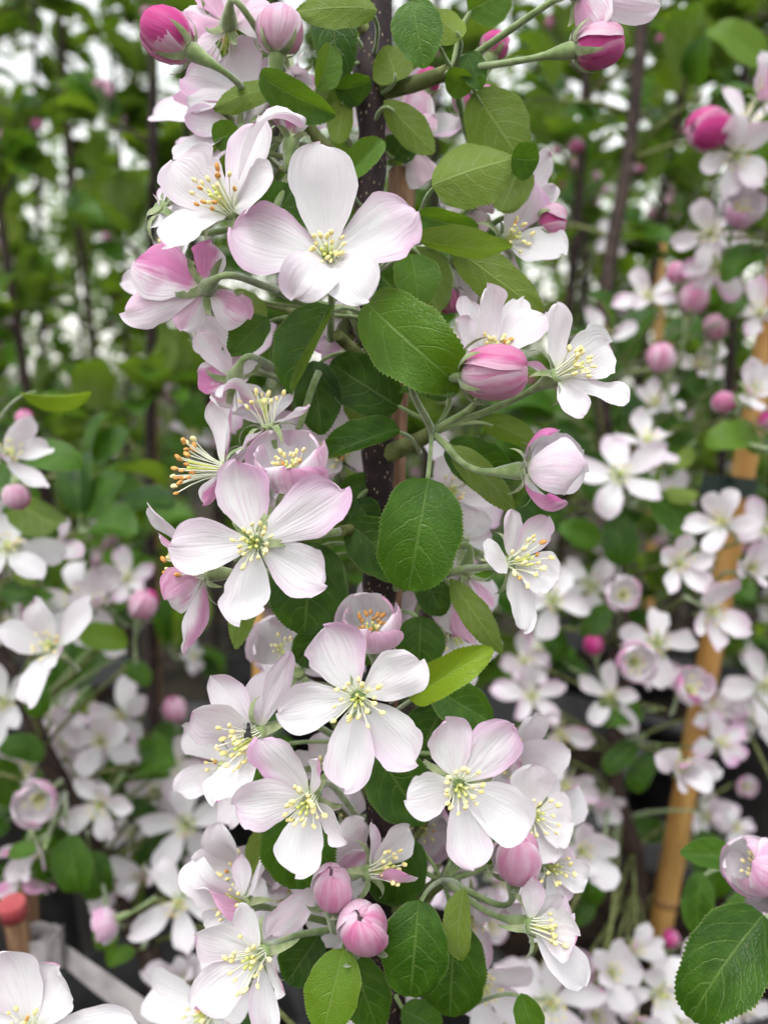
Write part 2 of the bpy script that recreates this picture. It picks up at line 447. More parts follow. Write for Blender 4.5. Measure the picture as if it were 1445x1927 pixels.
class Tree:
    def __init__(s, pts, radii, label, group=None, mat=None, sides=8, seed=0, name='apple_tree', bump=.06):
        base = pts[0].copy()
        s.root = empty(name, base, label, 'tree', group)
        s.pts = pts; s.o = base
        fine, fr = [], []
        n = len(pts)
        for i in range(n - 1):
            p0 = pts[max(i - 1, 0)]; p1, p2 = pts[i], pts[i + 1]; p3 = pts[min(i + 2, n - 1)]
            k = max(2, int((p2 - p1).length / (.008 if sides > 10 else .05)))
            for q in range(k):
                t = q / k
                fine.append(.5 * ((2 * p1) + (p2 - p0) * t + (2 * p0 - 5 * p1 + 4 * p2 - p3) * t * t + (3 * p1 - p0 - 3 * p2 + p3) * t**3))
                fr.append(radii[i] * (1 - t) + radii[i + 1] * t)
        fine.append(pts[-1]); fr.append(radii[-1])
        s.fine, s.fr, s.sides, s.seed, s.bump, s.mat = fine, fr, sides, seed, bump, mat or BARK2
        s.nodes = []
    def knob(s, p, r=.0016): s.nodes.append((p, r))
    def build_trunk(s):
        fr = list(s.fr)
        for p, r in s.nodes:
            for i, q in enumerate(s.fine):
                fr[i] += r * math.exp(-((q - p).length / .006)**2)
        v, f, uv = tube([p - s.o for p in s.fine], fr, s.sides, True, s.bump, s.seed)
        s.trunk = obj('trunk', mesh('trunk', v, f, uv, (s.mat,)), s.root)
    def near(s, p, drop=.02):
        """point on the trunk a little below p"""
        best = min(s.fine, key=lambda q: (q - p + Vector((0, 0, drop))).length)
        return best
    def twig(s, path, r0, r1, mat=None, name='twig', sides=8, bump=.08):
        n = len(path)
        v, f, uv = tube([p - s.o for p in path], [r0 + (r1 - r0) * i / (n - 1) for i in range(n)], sides, True, bump, n)
        return obj(name, mesh(name, v, f, uv, (mat or TWIG,)), s.root)

SEED = [100]
def nseed():
    SEED[0] += 1; return SEED[0]

def hero_blossom(T, c, ax, petals, anchor=None, pin=.35, pout=.75, sl=8, sp=.55, n=18, anth=.1, label=None, sep=.45, adepth=None):
    """a blossom whose petals are given one by one: tip pixel, height towards the camera in mm, width in pixels"""
    cen = P(*c); d = c[2]; A = VC(*ax); sd_ = nseed()
    end = (P(*anchor) if anchor else T.near(cen)) - cen
    pts, rad = calyx_path(A, end)
    v, f, uv = tube(pts, rad, 8, True, .06, sd_)
    b = obj('blossom', mesh('blossom', v, f, uv, (STEM,)), T.root, cen - T.o)
    if label: b['label'] = label
    r = random.Random(sd_)
    for q in petals:
        ut, vt, dz, wpx = q[:4]; o = q[4] if len(q) > 4 else {}
        tip = P(ut, vt, d - dz / 1000) - cen
        dr = tip.normalized(); base = dr * .0012
        B = basis(dr, A)
        if o.get('roll'): B = Matrix.Rotation(math.radians(o['roll']), 3, dr) @ B
        cu = o.get('cup', .35 + .35 * r.random()); cl, cr = cu if isinstance(cu, tuple) else (cu, cu)
        v, f, uv = blade((tip - base).length, wpx * d / F, 'petal', 16, 6, o.get('fold', (.05, .05)), (cl, cr),
                         o.get('curl', .35 * r.random()), o.get('tip', -.5 + .9 * r.random()), o.get('twist', (r.random() - .5) * .3),
                         o.get('wave', .042), 0, o.get('notch', .05 if r.random() < .3 else .01), seed=nseed())
        p = obj('petal', mesh('petal', xform(v, B, base), f, uv, (PETAL,)), b)
        p['pin'] = o.get('pin', pin * (.6 + .8 * r.random())); p['pout'] = o.get('pout', pout)
    if n:
        obj('stamens', stamen_mesh(A, n, sl / 1000, sp, anth, sd_), b)
    if sep is not None:
        for v, f, uv in sepal_pieces(A, r.random() * 6, .0075, sep, sd_):
            obj('sepal', mesh('sepal', v, f, uv, (SEPAL,)), b)
    return b

def globe_petal(H, R, k, op, hw=64, tilt=0, nv=10, nh=4, seed=0, lay=.07):
    """one petal of a closed or opening bud; local axis +z, base at the origin"""
    r = random.Random(seed + k); V, UV = [], []
    a0 = 2 * math.pi * k / 5 * 2 + .25 * (r.random() - .5)
    top = math.pi * (op + .05 * (r.random() - .5))
    for i in range(nv + 1):
        t = math.sin(i / nv * math.pi / 2); th = top * (.02 + .98 * t)
        rad = R * max(math.sin(th), 0)**.85 * (1 + .03 * math.sin(5 * t + k)); h = H * (1 - math.cos(th)) / 2
        h2 = math.radians(hw) * (.45 + .55 * min(1, t * 1.8)) * math.sqrt(max(0, 1 - t**9)) + (.03 if op < .9 else .03 + .5 * t**6)
        for j in range(2 * nh + 1):
            s = (j - nh) / nh; a = a0 + h2 * s
            rr = rad * (1 + lay * s + .014 * k + .03 * math.sin(3.1 * s + 2.2 * k + 4 * t) * t) + .00025 * (k + s)
            V.append((rr * math.cos(a) + tilt * h * math.cos(a0), rr * math.sin(a) + tilt * h * math.sin(a0), h - .05 * H * s * s * t))
            UV.append((.5 - .5 * s, t))
    n = 2 * nh + 1; Fc = []
    for i in range(nv):
        for j in range(n - 1):
            q = i * n + j; Fc.append((q, q + n, q + n + 1, q + 1))
    return V, Fc, UV
def hero_bud(T, base, tipp, wpx, anchor=None, op=.97, pin=.3, pout=.9, dz=0, n=5, stam=False, label=None, hw=64, spin=0, tilt=0, anth=.1, name='bud', pouts=None):
    """bud from base pixel to tip pixel (dz = mm the tip comes towards the camera)"""
    c = P(*base); d = base[2]; tip = P(tipp[0], tipp[1], d - dz / 1000) - c
    H = tip.length; A = tip.normalized(); M = axis_frame(A) @ Matrix.Rotation(spin, 3, 'Z'); sd_ = nseed()
    end = (P(*anchor) if anchor else T.near(c)) - c
    pts, rad = calyx_path(A, end)
    v, f, uv = tube(pts, rad, 8, True, .06, sd_)
    b = obj(name, mesh(name, v, f, uv, (STEM,)), T.root, c - T.o)
    if label: b['label'] = label
    r = random.Random(sd_)
    for k in range(5):
        v, f, uv = globe_petal(H, wpx * d / F / 2 * .95, k, op, hw, tilt, seed=sd_)
        p = obj('petal', mesh('petal', xform(v, M, A * -.0004), f, uv, (BUDP if op > .9 else PETAL,)), b)
        p['pin'] = pin; p['pout'] = pouts[k] if pouts else pout * (.75 + .4 * r.random())
    if stam: obj('stamens', stamen_mesh(A, 18, H * .48, .35, anth, sd_), b)
    for v, f, uv in sepal_pieces(A, r.random() * 6, min(.009, H * .55), -.86 if op > .9 else .75, sd_):
        obj('sepal', mesh('sepal', v, f, uv, (SEPAL,)), b)
    return b

def hero_leaf(T, base, tipp, wpx, tone=.4, dz=0, roll=0, under=False, fold=.18, bend=.15, curl=-.35, tip=0, kind='leaf', wave=.02, anchor=None, teeth=.03, twist=0, rollL=None, rollR=None, lop=0, stalk=True):
    c = P(*base); d = base[2]; t = P(tipp[0], tipp[1], d - dz / 1000)
    dr = (t - c); L = dr.length; dr.normalize()
    z = (CAM - (c + t) / 2).normalized()
    if under: z = -z
    B = basis(dr, z)
    if roll: B = Matrix.Rotation(math.radians(roll), 3, dr) @ B
    nv = 64 if wpx > 100 else 50 if wpx > 70 else 36
    fl = fold if isinstance(fold, tuple) else (fold, fold)
    bn = (rollL if rollL is not None else bend, rollR if rollR is not None else bend)
    v, f, uv = blade(L, wpx * d / F, kind, nv, 5, fl, bn, curl, tip, twist, wave, teeth, lop=lop, seed=nseed())
    o = obj('leaf', mesh('leaf', xform(v, B, Vector((0, 0, 0))), f, uv, (LEAF,)), T.root, c - T.o)
    o['tone'] = tone
    if stalk:
        e = (P(*anchor) if anchor else T.near(c, .0)) - c
        L2 = e.length
        path = bez(dr * L * .22 - B.col[2] * .0003, dr * -.12 * min(.02, L2), e * .6 + dr * -.05 * L2, e, 10)
        # the stalk runs on under the blade as the thick base of the midrib
        v, f, uv = tube(path, [.0003, .0004, .0005] + [.00062] * 6 + [.0007, .0009], 6, True, .05, 3)
        obj('petiole', mesh('petiole', v, f, uv, (STEM,)), o)
    return o

# ---- prototypes for the trees further off ---------------------------------------------
def proto_blossom(seed, el=.25, size=.021):
    r = random.Random(seed); A = Vector((0, 0, 1)); out = {'petals': []}
    mb = MB()
    pts, rad = calyx_path(A, Vector((.004 * (r.random() - .5), .004 * (r.random() - .5), -.026)))
    v, f, uv = tube(pts, rad, 5, True); mb.add(v, f, uv)
    for v, f, uv in sepal_pieces(A, .6, .007, .5, seed): mb.add(v, f, uv, 1)
    out['calyx'] = mb.mesh('blossom', (STEM, SEPAL))
    for k in range(5):
        a = 2 * math.pi * k / 5 + .5 * (r.random() - .5); e = el + .8 * (r.random() - .42)
        rad_ = Vector((math.cos(a), math.sin(a), 0)); dr = rad_ * math.cos(e) + A * math.sin(e)
        L = size * (.85 + .32 * r.random())
        v, f, uv = blade(L, L * (.50 + .18 * r.random()), 'petal', 9, 3, (.05, .05), (.3 + .5 * r.random(), .3 + .5 * r.random()),
                         .5 * r.random(), -.9 + 1.3 * r.random(), .9 * (r.random() - .5), .045, 0, .06 if r.random() < .3 else 0, seed=seed * 7 + k)
        B = basis(dr, A)
        out['petals'].append((xform(v, B, dr * .001), f, uv))
    out['pm'] = [mesh('petal', v, f, uv, (PETAL,)) for v, f, uv in out['petals']]
    out['st'] = stamen_mesh(A, 14, .008, .6, .1, seed, 1)
    return out
def proto_bud(seed, op=.97, H=.014, R=.0058, sepL=.006):
    A = Vector((0, 0, 1)); out = {}
    mb = MB()
    pts, rad = calyx_path(A, Vector((.003, .002, -.024)))
    v, f, uv = tube(pts, rad, 5, True); mb.add(v, f, uv)
    for v, f, uv in sepal_pieces(A, .6, sepL, -.86 if op > .9 else .75, seed): mb.add(v, f, uv, 1)
    out['calyx'] = mb.mesh('bud', (STEM, SEPAL))
    out['petals'] = [globe_petal(H, R, k, op, 64, 0, 7, 2, seed) for k in range(5)]; out['mat'] = BUDP if op > .9 else PETAL
    out['pm'] = [mesh('petal', v, f, uv, (out['mat'],)) for v, f, uv in out['petals']]
    out['st'] = stamen_mesh(A, 10, H * .5, .35, .1, seed, 1) if op < .9 else None
    return out
def joined(pr, name):
    mb = MB()
    c = pr['calyx']
    mb.add([v.co for v in c.vertices], [tuple(p.vertices) for p in c.polygons], None, 1)
    for v, f, uv in pr['petals']: mb.add(v, f, uv, 0)
    if name == 'blossom':
        v, f = ellipsoid(Vector((0, 0, .003)), Matrix.Identity(3), .003, .003, .003, 6, 2); mb.add(v, f, None, 2)
    return mb.mesh(name, (pr.get('mat', PETAL), STEM, ANTH))
def proto_leaf(seed, far=False):
    r = random.Random(seed); mb = MB()
    L = .062
    v, f, uv = blade(L, L * (.58 + .14 * r.random()), 'round' if seed % 3 == 0 else 'leaf', 10 if far else 26, 2 if far else 3,
                     (.1 + .3 * r.random(),) * 2, (.3 * (r.random() - .3), .3 * (r.random() - .3)), -.6 * r.random() - .1, -.4 * r.random(),
                     .5 * (r.random() - .5), .03, 0 if far else .04, seed=seed)
    mb.add([(x, y + .016, z) for x, y, z in v], f, uv, 0)
    p = [Vector((0, 0, 0)), Vector((0, .008, .0015)), Vector((0, .017, .0008)), Vector((0, .028, -.0002))]
    v, f, uv = tube(p, [.0009, .0008, .0007, .0004], 4, False); mb.add(v, f, uv, 1)
    return mb.mesh('leaf', (LEAF, STEM))
PB = [proto_blossom(s, -.2 + .075 * s, .019 + .004 * (s * 7 % 5) / 4) for s in range(1, 15)]
PCUP = [proto_bud(s, .70, .016, .0085) for s in (21, 22, 23)]
PBUD = [proto_bud(s, .97, .0135, .0056) for s in (31, 32)]
PSMALL = [proto_bud(s, .97, .0085, .0034, .0055) for s in (41, 42)]
JB = [joined(p, 'blossom') for p in PB]; JC = [joined(p, 'blossom') for p in PCUP]
JBUD = [joined(p, 'bud') for p in PBUD]; JS = [joined(p, 'bud') for p in PSMALL]
PL = [proto_leaf(s) for s in range(50, 58)]; PLF = [proto_leaf(s, True) for s in range(60, 65)]

def frame_at(p, A, spin, scale):
    M = axis_frame(A) @ Matrix.Rotation(spin, 3, 'Z')
    return Matrix.Translation(p) @ M.to_4x4() @ Matrix.Scale(scale, 4)
def put_blossom(T, p, A, scale=1, which=None, kind='blossom', far=False, pin=None, pout=None, r=rng):
    lib, jl, nm = {'blossom': (PB, JB, 'blossom'), 'cup': (PCUP, JC, 'blossom'), 'bud': (PBUD, JBUD, 'bud'), 'small': (PSMALL, JS, 'bud')}[kind]
    i = r.randrange(len(lib)) if which is None else which
    pin = pin if pin is not None else .1 + .5 * r.random()**2
    pout = pout if pout is not None else (.55 + .4 * r.random() if kind in ('blossom', 'cup') else .85 + .15 * r.random())
    M = frame_at(p - T.o, A.normalized(), r.random() * 6.28, scale)
    if far:
        o = obj(nm, jl[i], T.root, mat=M); o['pin'] = pin; o['pout'] = pout
        return o
    pr = lib[i]
    o = obj(nm, pr['calyx'], T.root, mat=M)
    for me in pr['pm']:
        q = obj('petal', me, o); q['pin'] = pin * (.5 + r.random()); q['pout'] = pout * (.7 + .5 * r.random())
    if pr['st']: obj('stamens', pr['st'], o)
    return o
def put_leaf(T, p, d, up, scale=1, far=False, tone=None, r=rng):
    B = basis(d, up)
    lib = PLF if far else PL
    M = Matrix.Translation(p - T.o) @ B.to_4x4() @ Matrix.Scale(scale, 4)
    o = obj('leaf', lib[r.randrange(len(lib))], T.root, mat=M)
    o['tone'] = tone if tone is not None else min(1, max(.05, r.gauss(.45, .18)))
    return o
def stalk_end(p, A, scale): return p - A.normalized() * .026 * scale
def rv(r): 
    while True:
        v = Vector((r.uniform(-1, 1), r.uniform(-1, 1), r.uniform(-1, 1)))
        if .05 < v.length < 1: return v.normalized()

# ------------------------------------------------------------------ setting: ground and far hedge
me = mesh('ground', [(-150, -150, 0), (150, -150, 0), (150, 150, 0), (-150, 150, 0)], [(0, 1, 2, 3)], None,
          (simple_material('ground_fabric', (.016, .014, .012), (.050, .040, .030), 6, .9, .1, .8, .01),))
g_ = obj('ground', me); g_['kind'] = 'structure'

def hedge(name, label, y0, y1, x0, x1, zlo, zhi, n, seed, size):
    r = np.random.RandomState(seed)
    c = np.stack([r.uniform(x0, x1, n), r.uniform(y0, y1, n), zlo + (zhi - zlo) * r.rand(n)], 1)
    top = zhi - .5 * (np.sin(c[:, 0] * 1.7 + seed) * .5 + .5) - .25 * np.sin(c[:, 0] * 6.1)
    c[:, 2] = zlo + (c[:, 2] - zlo) * (top - zlo) / (zhi - zlo)
    a = r.randn(n, 3); a /= np.linalg.norm(a, axis=1)[:, None]
    b = np.cross(a, r.randn(n, 3)); b /= np.linalg.norm(b, axis=1)[:, None]
    s = size * (.7 + .6 * r.rand(n))[:, None]
    nrm = np.cross(a, b)
    v = np.stack([c - a * s, c + b * s * .5 + nrm * s * .12, c + a * s, c - b * s * .5 + nrm * s * .12], 1).reshape(-1, 3)
    f = np.arange(4 * n).reshape(-1, 4).tolist()
    uv = np.tile(np.array([(.5, 0), (1, .5), (.5, 1), (0, .5)]), (n, 1))
    o = obj(name, mesh(name, v.tolist(), f, uv, (LEAF,)))
    o['tone'] = .5
    tag(o, label, 'hedge', kind='stuff')
    return o
hedge('hedge', 'far green leafy hedge behind all the apple trees', 5.2, 6.4, -6, 6, .02, 2.75, 36000, 5, .04)

# ------------------------------------------------------------------ pots, canes
def pot(p, soilz, label, r=.115, group=None):
    root = empty('plant_pot', Vector((p[0], p[1], 0)), label, 'pot', group)
    n = 28
    prof = [(r * .80, .001), (r * .97, soilz + .02), (r * 1.0, soilz + .022), (r * 1.07, soilz + .022), (r * 1.07, soilz + .042), (r * .99, soilz + .042), (r * .94, soilz - .03)]
    v, f = [], []
    for q, z in prof:
        for k in range(n): v.append((q * math.cos(2 * math.pi * k / n), q * math.sin(2 * math.pi * k / n), z))
    for i in range(len(prof) - 1):
        for k in range(n):
            k2 = (k + 1) % n; f.append((i * n + k, i * n + k2, i * n + n + k2, i * n + n + k))
    obj('pot_wall', mesh('pot_wall', v, f, None, (POTM,)), root)
    rr = random.Random(int(p[0] * 1000)); v, f = [(0, 0, soilz + .006)], []
    for i in range(1, 7):
        for k in range(20):
            a = 2 * math.pi * k / 20; q = r * .955 * i / 6
            v.append((q * math.cos(a), q * math.sin(a), soilz + .006 * (rr.random() - .5)))
    for k in range(20): f.append((0, 1 + k, 1 + (k + 1) % 20))
    for i in range(5):
        for k in range(20):
            a = 1 + i * 20 + k; b = 1 + i * 20 + (k + 1) % 20; f.append((a, a + 20, b + 20, b))
    obj('soil', mesh('soil', v, f, None, (SOIL,)), root)
    return root
def cane(pts, rad, label, mat=BAMBOO, name='bamboo_cane', cat='cane', nodes=4, taper=.8, sides=12):
    """straight cane from pts[0] (foot) to pts[1] (top) with thickened nodes as parts"""
    a, b = pts; root = empty(name, a, label, cat)
    d = b - a; n = 24
    path = [d * (i / n) for i in range(n + 1)]
    v, f, uv = tube(path, [rad * (1 - (1 - taper) * i / n) for i in range(n + 1)], sides, True, .02, 1)
    obj('shaft', mesh('shaft', v, f, uv, (mat,)), root)
    for k in range(nodes):
        t = (k + .55) / nodes; q = rad * (1 - (1 - taper) * t); t2 = .0035 / d.length
        v, f, uv = tube([d * (t - t2), d * (t - t2 * .3), d * (t + t2 * .3), d * (t + t2)], [q * .99, q * 1.09, q * 1.10, q * .99], sides, True)
        obj('node', mesh('node', v, f, uv, (NODE,)), root)
    return root

# ------------------------------------------------------------------ trees of the rows behind
def auto_tree(x, y, ztop, label, seed, far, ncl, z0=.35, openz=.85, lean=(0, 0), rad=.009, group=None, soilz=.33, fl=(1, 4), lv=(4, 7), reach=(.02, .08), ls=1.0, tone=.48, dens=1.0):
    r = random.Random(seed)
    pts, ra = [], []
    base = .0 if far else soilz - .01
    n = 6
    for i in range(n + 1):
        t = i / n; z = base + (ztop - base) * t
        pts.append(Vector((x + lean[0] * t + .02 * math.sin(t * 5 + seed), y + lean[1] * t + .015 * math.cos(t * 4 + seed), z)))
        ra.append(rad * (1 - .6 * t))
    T = Tree(pts, ra, label, group, BARK2 if seed % 2 else BARK, 7, seed)
    T.build_trunk()
    a0 = r.random() * 6.28
    for k in range(ncl):
        z = z0 + (ztop - z0) * (k + r.random() * .8) / ncl
        q = min(T.fine, key=lambda p: abs(p.z - z)); a = a0 + k * 2.4 + r.uniform(-.4, .4)
        q = Vector((q.x, q.y, z))
        od = Vector((math.cos(a), math.sin(a), .35 + .5 * r.random()))
        tip = q + od.normalized() * r.uniform(*reach)
        T.twig([q, q.lerp(tip, .5) + Vector((0, 0, .004)), tip], .0028, .0018, TWIG if r.random() < .6 else BARK2, sides=5)
        for j in range(r.randint(*lv)):
            d = (od * .9 + rv(r) * 1.1); d.z += .15; d.normalize()
            put_leaf(T, tip, d, Vector((0, 0, 1)) + rv(r) * .5 + d * -.2, ls * r.uniform(.65, 1.12), far, min(1, max(.08, r.gauss(tone, .18))), r)
        isopen = z < openz + r.uniform(-.18, .18)
        for j in range(int(r.randint(*fl) * dens + r.random() * .5) if isopen else r.randint(1, 4)):
            d = (od * .8 + rv(r) * .9 + Vector((0, -.35, .25))).normalized()
            s = r.uniform(.85, 1.12)
            if isopen: kind = r.choices(('blossom', 'cup', 'bud'), (.72, .14, .14))[0]
            else: kind = r.choices(('blossom', 'bud', 'small'), (.06, .24, .7))[0]
            put_blossom(T, tip + d * .03 * s, d, s, None, kind, far, .2 + .6 * r.random(), .7 + .3 * r.random(), r)
    return T

def X(u, d): return (u - 722.5) / F * d
# second row (about 0.8 to 1.1 m off)
MID = [  # u, y, ztop, label, lean, openz
    (300, .82, 1.95, 'dark slim apple tree behind the orange cane, pink buds among white blossoms', (-.02, .02), .78),
    (1010, .86, 1.8, 'apple tree between the sharp one and the leaning cane, white blossoms low down', (.05, .05), .74),
    (1330, .98, 2.0, 'apple tree with crimson buds and leaves above the leaning bamboo cane', (.03, .05), .72),
    (70, 1.0, 1.9, 'apple tree with bright green leaves and pale blossoms below the sky gaps', (-.05, .03), .80),
    (560, 1.05, 1.9, 'apple tree mostly hidden behind the sharp blossoming one', (0, .03), .80),
    (1170, 1.15, 2.1, 'apple tree with a long dark leaning trunk carrying red buds', (.12, -.12), .70),
]
MIDPOT = ['black pot under the slim tree behind the orange cane', 'black pot between the sharp tree and the leaning cane, one row back',
          'black pot under the tree with crimson buds', 'black pot under the tree below the sky gaps',
          'black pot hidden behind the sharp tree', 'black pot under the long dark leaning trunk']
for i, (u, y, zt, lab, ln, oz) in enumerate(MID):
    auto_tree(X(u, y), y, zt, lab, 300 + i, False, 27, .36, oz, ln, .0068, 'apple trees of the second row', fl=(1, 3), lv=(8, 11), dens=.8, ls=.85, tone=.34)
    pot((X(u, y), y), .33, MIDPOT[i], group='black nursery pots')
# far rows: slim trees that run together into a green wall
k = 0
for row, (y, us, zt) in enumerate(((1.45, (-320, -60, 190, 420, 640, 860, 1080, 1300, 1500, 1760), 1.95), (2.0, (-40, 110, 240, 400, 560, 740, 930, 1120, 1290, 1470), 2.3), (2.8, (20, 160, 330, 500, 690, 880, 1050, 1220, 1400), 2.75))):
    for u in us:
        k += 1
        yy = y + rng.uniform(-.12, .12)
        auto_tree(X(u, yy) + rng.uniform(-.02, .02), yy, zt * rng.uniform(.9, 1.08), ['slim apple tree in the third row, pale blossoms low and leaves above', 'slim leafy apple tree in the fourth row', 'slim leafy apple tree in the last row before the hedge'][row],
                  400 + k, True, 26, .15, .86, (rng.uniform(-.06, .06), 0), .009, ['apple trees of the third row', 'apple trees of the fourth row', 'apple trees of the last row'][row],
                  fl=(0, 2) if row else (1, 3), lv=(9, 13), reach=(.03, .15), ls=1.15, tone=.44)

# ------------------------------------------------------------------ near neighbours of the sharp tree
def down_to(p, z): return [Vector((p.x, p.y, z)), Vector((p.x, p.y, (z + p.z) / 2))]
def near_tree(path, rad, label, soilz=.33, mat=None, seed=0, extra=.5):
    """path: (u, v, d) from top to bottom; runs on down into the pot and up out of the frame"""
    pts = [P(*q) for q in path][::-1]
    a = pts[0]; lo = [Vector((a.x, a.y, soilz - .01))]
    if a.z - soilz > .06: lo.append(Vector((a.x, a.y, (a.z + soilz) / 2)))
    top = pts[-1] + (pts[-1] - pts[-2]).normalized() * extra
    pts = lo + pts + [top]
    n = len(pts); ra = [rad * (1.05 - .55 * i / (n - 1)) for i in range(n)]
    T = Tree(pts, ra, label, 'apple trees nearest the sharp one', mat or BARK2, 9, seed)
    T.build_trunk()
    return T
def hand(T, items, far=False):
    """(u, v, d, axis, kind, scale): blossom or bud with its own twig back to the trunk"""
    for it in items:
        u, v, d, ax = it[:4]; kind = it[4] if len(it) > 4 else 'blossom'; s = it[5] if len(it) > 5 else 1
        p = P(u, v, d); A = VC(*ax)
        put_blossom(T, p, A, s, None, kind, False, it[6] if len(it) > 6 else None)
        e = stalk_end(p, A, s); q = T.near(e, .03)
        if (q - e).length > .004:
            T.twig(bez(q, q.lerp(e, .4) + Vector((0, 0, .006)), e - (e - q) * .15, e, 4), .0013, .0009, TWIG, sides=5)
def leaves(T, items, far=False):
    """(u0, v0, u1, v1, d, tone, dz[, under])"""
    for it in items:
        u0, v0, u1, v1, d, tone = it[:6]; dz = it[6] if len(it) > 6 else 0
        a = P(u0, v0, d); b = P(u1, v1, d - dz / 1000); dr = b - a
        up = (CAM - a).normalized() + Vector((0, 0, .5)) + rv(rng) * .35
        if len(it) > 7: up = -up
        put_leaf(T, a - dr.normalized() * .016 * dr.length / .062, dr, up, dr.length / .062, False, tone)
        e = a - dr.normalized() * .016 * dr.length / .062; q = T.near(e, .02)
        T.twig(bez(q, q.lerp(e, .5) + Vector((0, 0, .006)), e - (e - q) * .15, e, 4), .0014, .0009, STEM, sides=5)

RTREE = near_tree([(1212, 10, .62), (1182, 300, .62), (1132, 590, .61), (1140, 860, .59), (1165, 1100, .575), (1165, 1330, .57), (1150, 1480, .575), (1190, 1600, .585), (1195, 1740, .60)], .0085,
                  'apple tree with a knobbly grafted trunk beside the leaning bamboo cane', .335, seed=71)
hand(RTREE, [
    (1275, 1060, .42, (-.1, .1, 1), 'blossom', 1.02, .15), (1335, 1148, .42, (.15, -.15, 1), 'blossom', 1.0, .4), (1236, 1212, .44, (-.1, .25, .9), 'blossom', 1, .1),
    (1172, 1120, .44, (-.2, .2, .9), 'cup', 1), (1192, 1245, .42, (-.1, .1, 1), 'cup', 1.1), (1292, 1302, .43, (.1, .5, .8), 'cup', 1.1), (1408, 1070, .43, (.1, .2, 1), 'blossom', 1, .3),
    (1362, 985, .43, (-.55, .35, .6)), (1150, 1310, .5, (-.35, .1, .9)), (1282, 1440, .42, (0, .05, 1), 'blossom', 1.02, .12), (1350, 1400, .5, (.2, .3, .8), 'blossom', 1, .7),
    (1165, 895, .45, (-.1, .3, 1), 'blossom', 1.05, .3), (1212, 835, .47, (.1, .7, .7), 'blossom', 1.05, .2), (1232, 765, .52, (-.2, .6, .7)), (1130, 640, .55, (0, .7, .6), 'blossom', 1.1, .4),
    (1250, 700, .5, (-.2, .7, .2), 'bud', 1.35), (1298, 590, .5, (.1, .8, .3), 'bud', 1.4), (1222, 560, .52, (-.4, .3, .7), 'blossom', .95, .6), (1275, 535, .5, (-.1, .9, .2), 'bud', 1),
    (1110, 1100, .52, (-.1, 0, 1)), (1040, 1130, .47, (-.1, .1, 1), 'blossom', 1, .1), (1000, 1310, .5, (-.1, .2, .9), 'blossom', 1, .5), (1050, 1375, .5, (.2, -.2, .9)),
    (985, 1390, .52, (-.2, .2, .9)), (1060, 1470, .5, (.1, -.3, .9), 'blossom', 1.15, .5), (1120, 1500, .55, (.2, -.2, .9)), (985, 1245, .55, (0, .1, 1), 'blossom', 1, .6), (1340, 1340, .55, (0, .3, .9)),
    (1225, 1240, .5, (.3, -.3, .8)), (1120, 1230, .5, (-.2, .9, .3), 'bud', .9), (1345, 640, .52, (-.1, .6, .2), 'bud', 1.2), (1310, 690, .55, (.2, .2, .9)), (1255, 930, .6, (.3, .3, .8)),
    (1090, 1600, .42, (.1, .2, 1), 'blossom', 1.1, .05), (1010, 1480, .47, (-.2, .3, .9), 'blossom', 1, .1), (960, 1430, .48, (-.1, .1, .9)), (1400, 1480, .6, (0, .2, .8), 'cup', .8)])
hand(RTREE, [(1150, 1832, .41, (-.15, .5, .85), 'blossom', 1.05, .08), (1238, 1868, .43, (.1, .2, .95), 'blossom', 1.0, .05), (1034, 1885, .40, (.05, .15, 1), 'blossom', 1.1, .3), (1120, 1905, .43, (-.2, .1, .9), 'blossom', 1.05, .3),
    (1190, 1790, .46, (.3, .6, .6), 'blossom', .9, .05), (1310, 1860, .47, (.1, .4, .8)), (960, 1900, .42, (-.1, .2, .9), 'blossom', 1, .05), (1085, 1830, .45, (.1, .7, .5), 'cup', .9), (915, 1740, .44, (.4, .2, .8), 'cup', .9), (1270, 1920, .45, (0, .2, .9)), (1195, 1925, .42, (.1, .3, .8)),
    (880, 1690, .46, (-.1, -.2, .9), 'blossom', 1, .6), (790, 1640, .46, (.1, .2, .9), 'blossom', 1, .4), (940, 1660, .46, (.2, .3, .8)), (1380, 1560, .62, (.2, .5, .7)), (1330, 1540, .62, (-.1, .5, .7)), (1260, 1780, .5, (.1, .8, .2), 'small', 1.2)])
leaves(RTREE, [(1225, 930, 1310, 1010, .47, .35), (1160, 970, 1170, 1065, .46, .15), (1250, 925, 1315, 930, .46, .6, 5, 1), (1200, 1400, 1140, 1455, .5, .2), (1210, 1340, 1110, 1350, .5, .3), (1230, 1420, 1190, 1490, .5, .15),
               (1150, 1140, 1100, 1200, .5, .2), (1130, 1020, 1050, 990, .5, .5), (1300, 840, 1270, 880, .5, .6, 0, 1), (1060, 1240, 1010, 1180, .55, .15), (1320, 1560, 1340, 1690, .55, .2), (1130, 1620, 1110, 1700, .5, .2),
               (1120, 1700, 1080, 1740, .5, .15), (1360, 600, 1400, 560, .5, .3), (1290, 700, 1350, 760, .55, .25), (1180, 1560, 1250, 1570, .6, .2)])
def fill_leaves(T, n, zlo, zhi, seed, tone=.2, reach=(.03, .09), back=.03):
    r = random.Random(seed)
    for k in range(n):
        z = r.uniform(zlo, zhi); q = min(T.fine, key=lambda p: abs(p.z - z)); a = r.uniform(0, 6.28)
        od = Vector((math.cos(a), math.sin(a) + .35, .3)).normalized(); tip = q + od * r.uniform(*reach)
        T.twig([q, q.lerp(tip, .5) + Vector((0, 0, .004)), tip], .0018, .0012, TWIG, sides=5)
        for j in range(r.randint(3, 5)):
            d = (od + rv(r)).normalized()
            put_leaf(T, tip, d, Vector((0, -.5, 1)) + rv(r) * .5, r.uniform(.45, .8), False, min(.8, max(.05, r.gauss(tone, .12))), r)
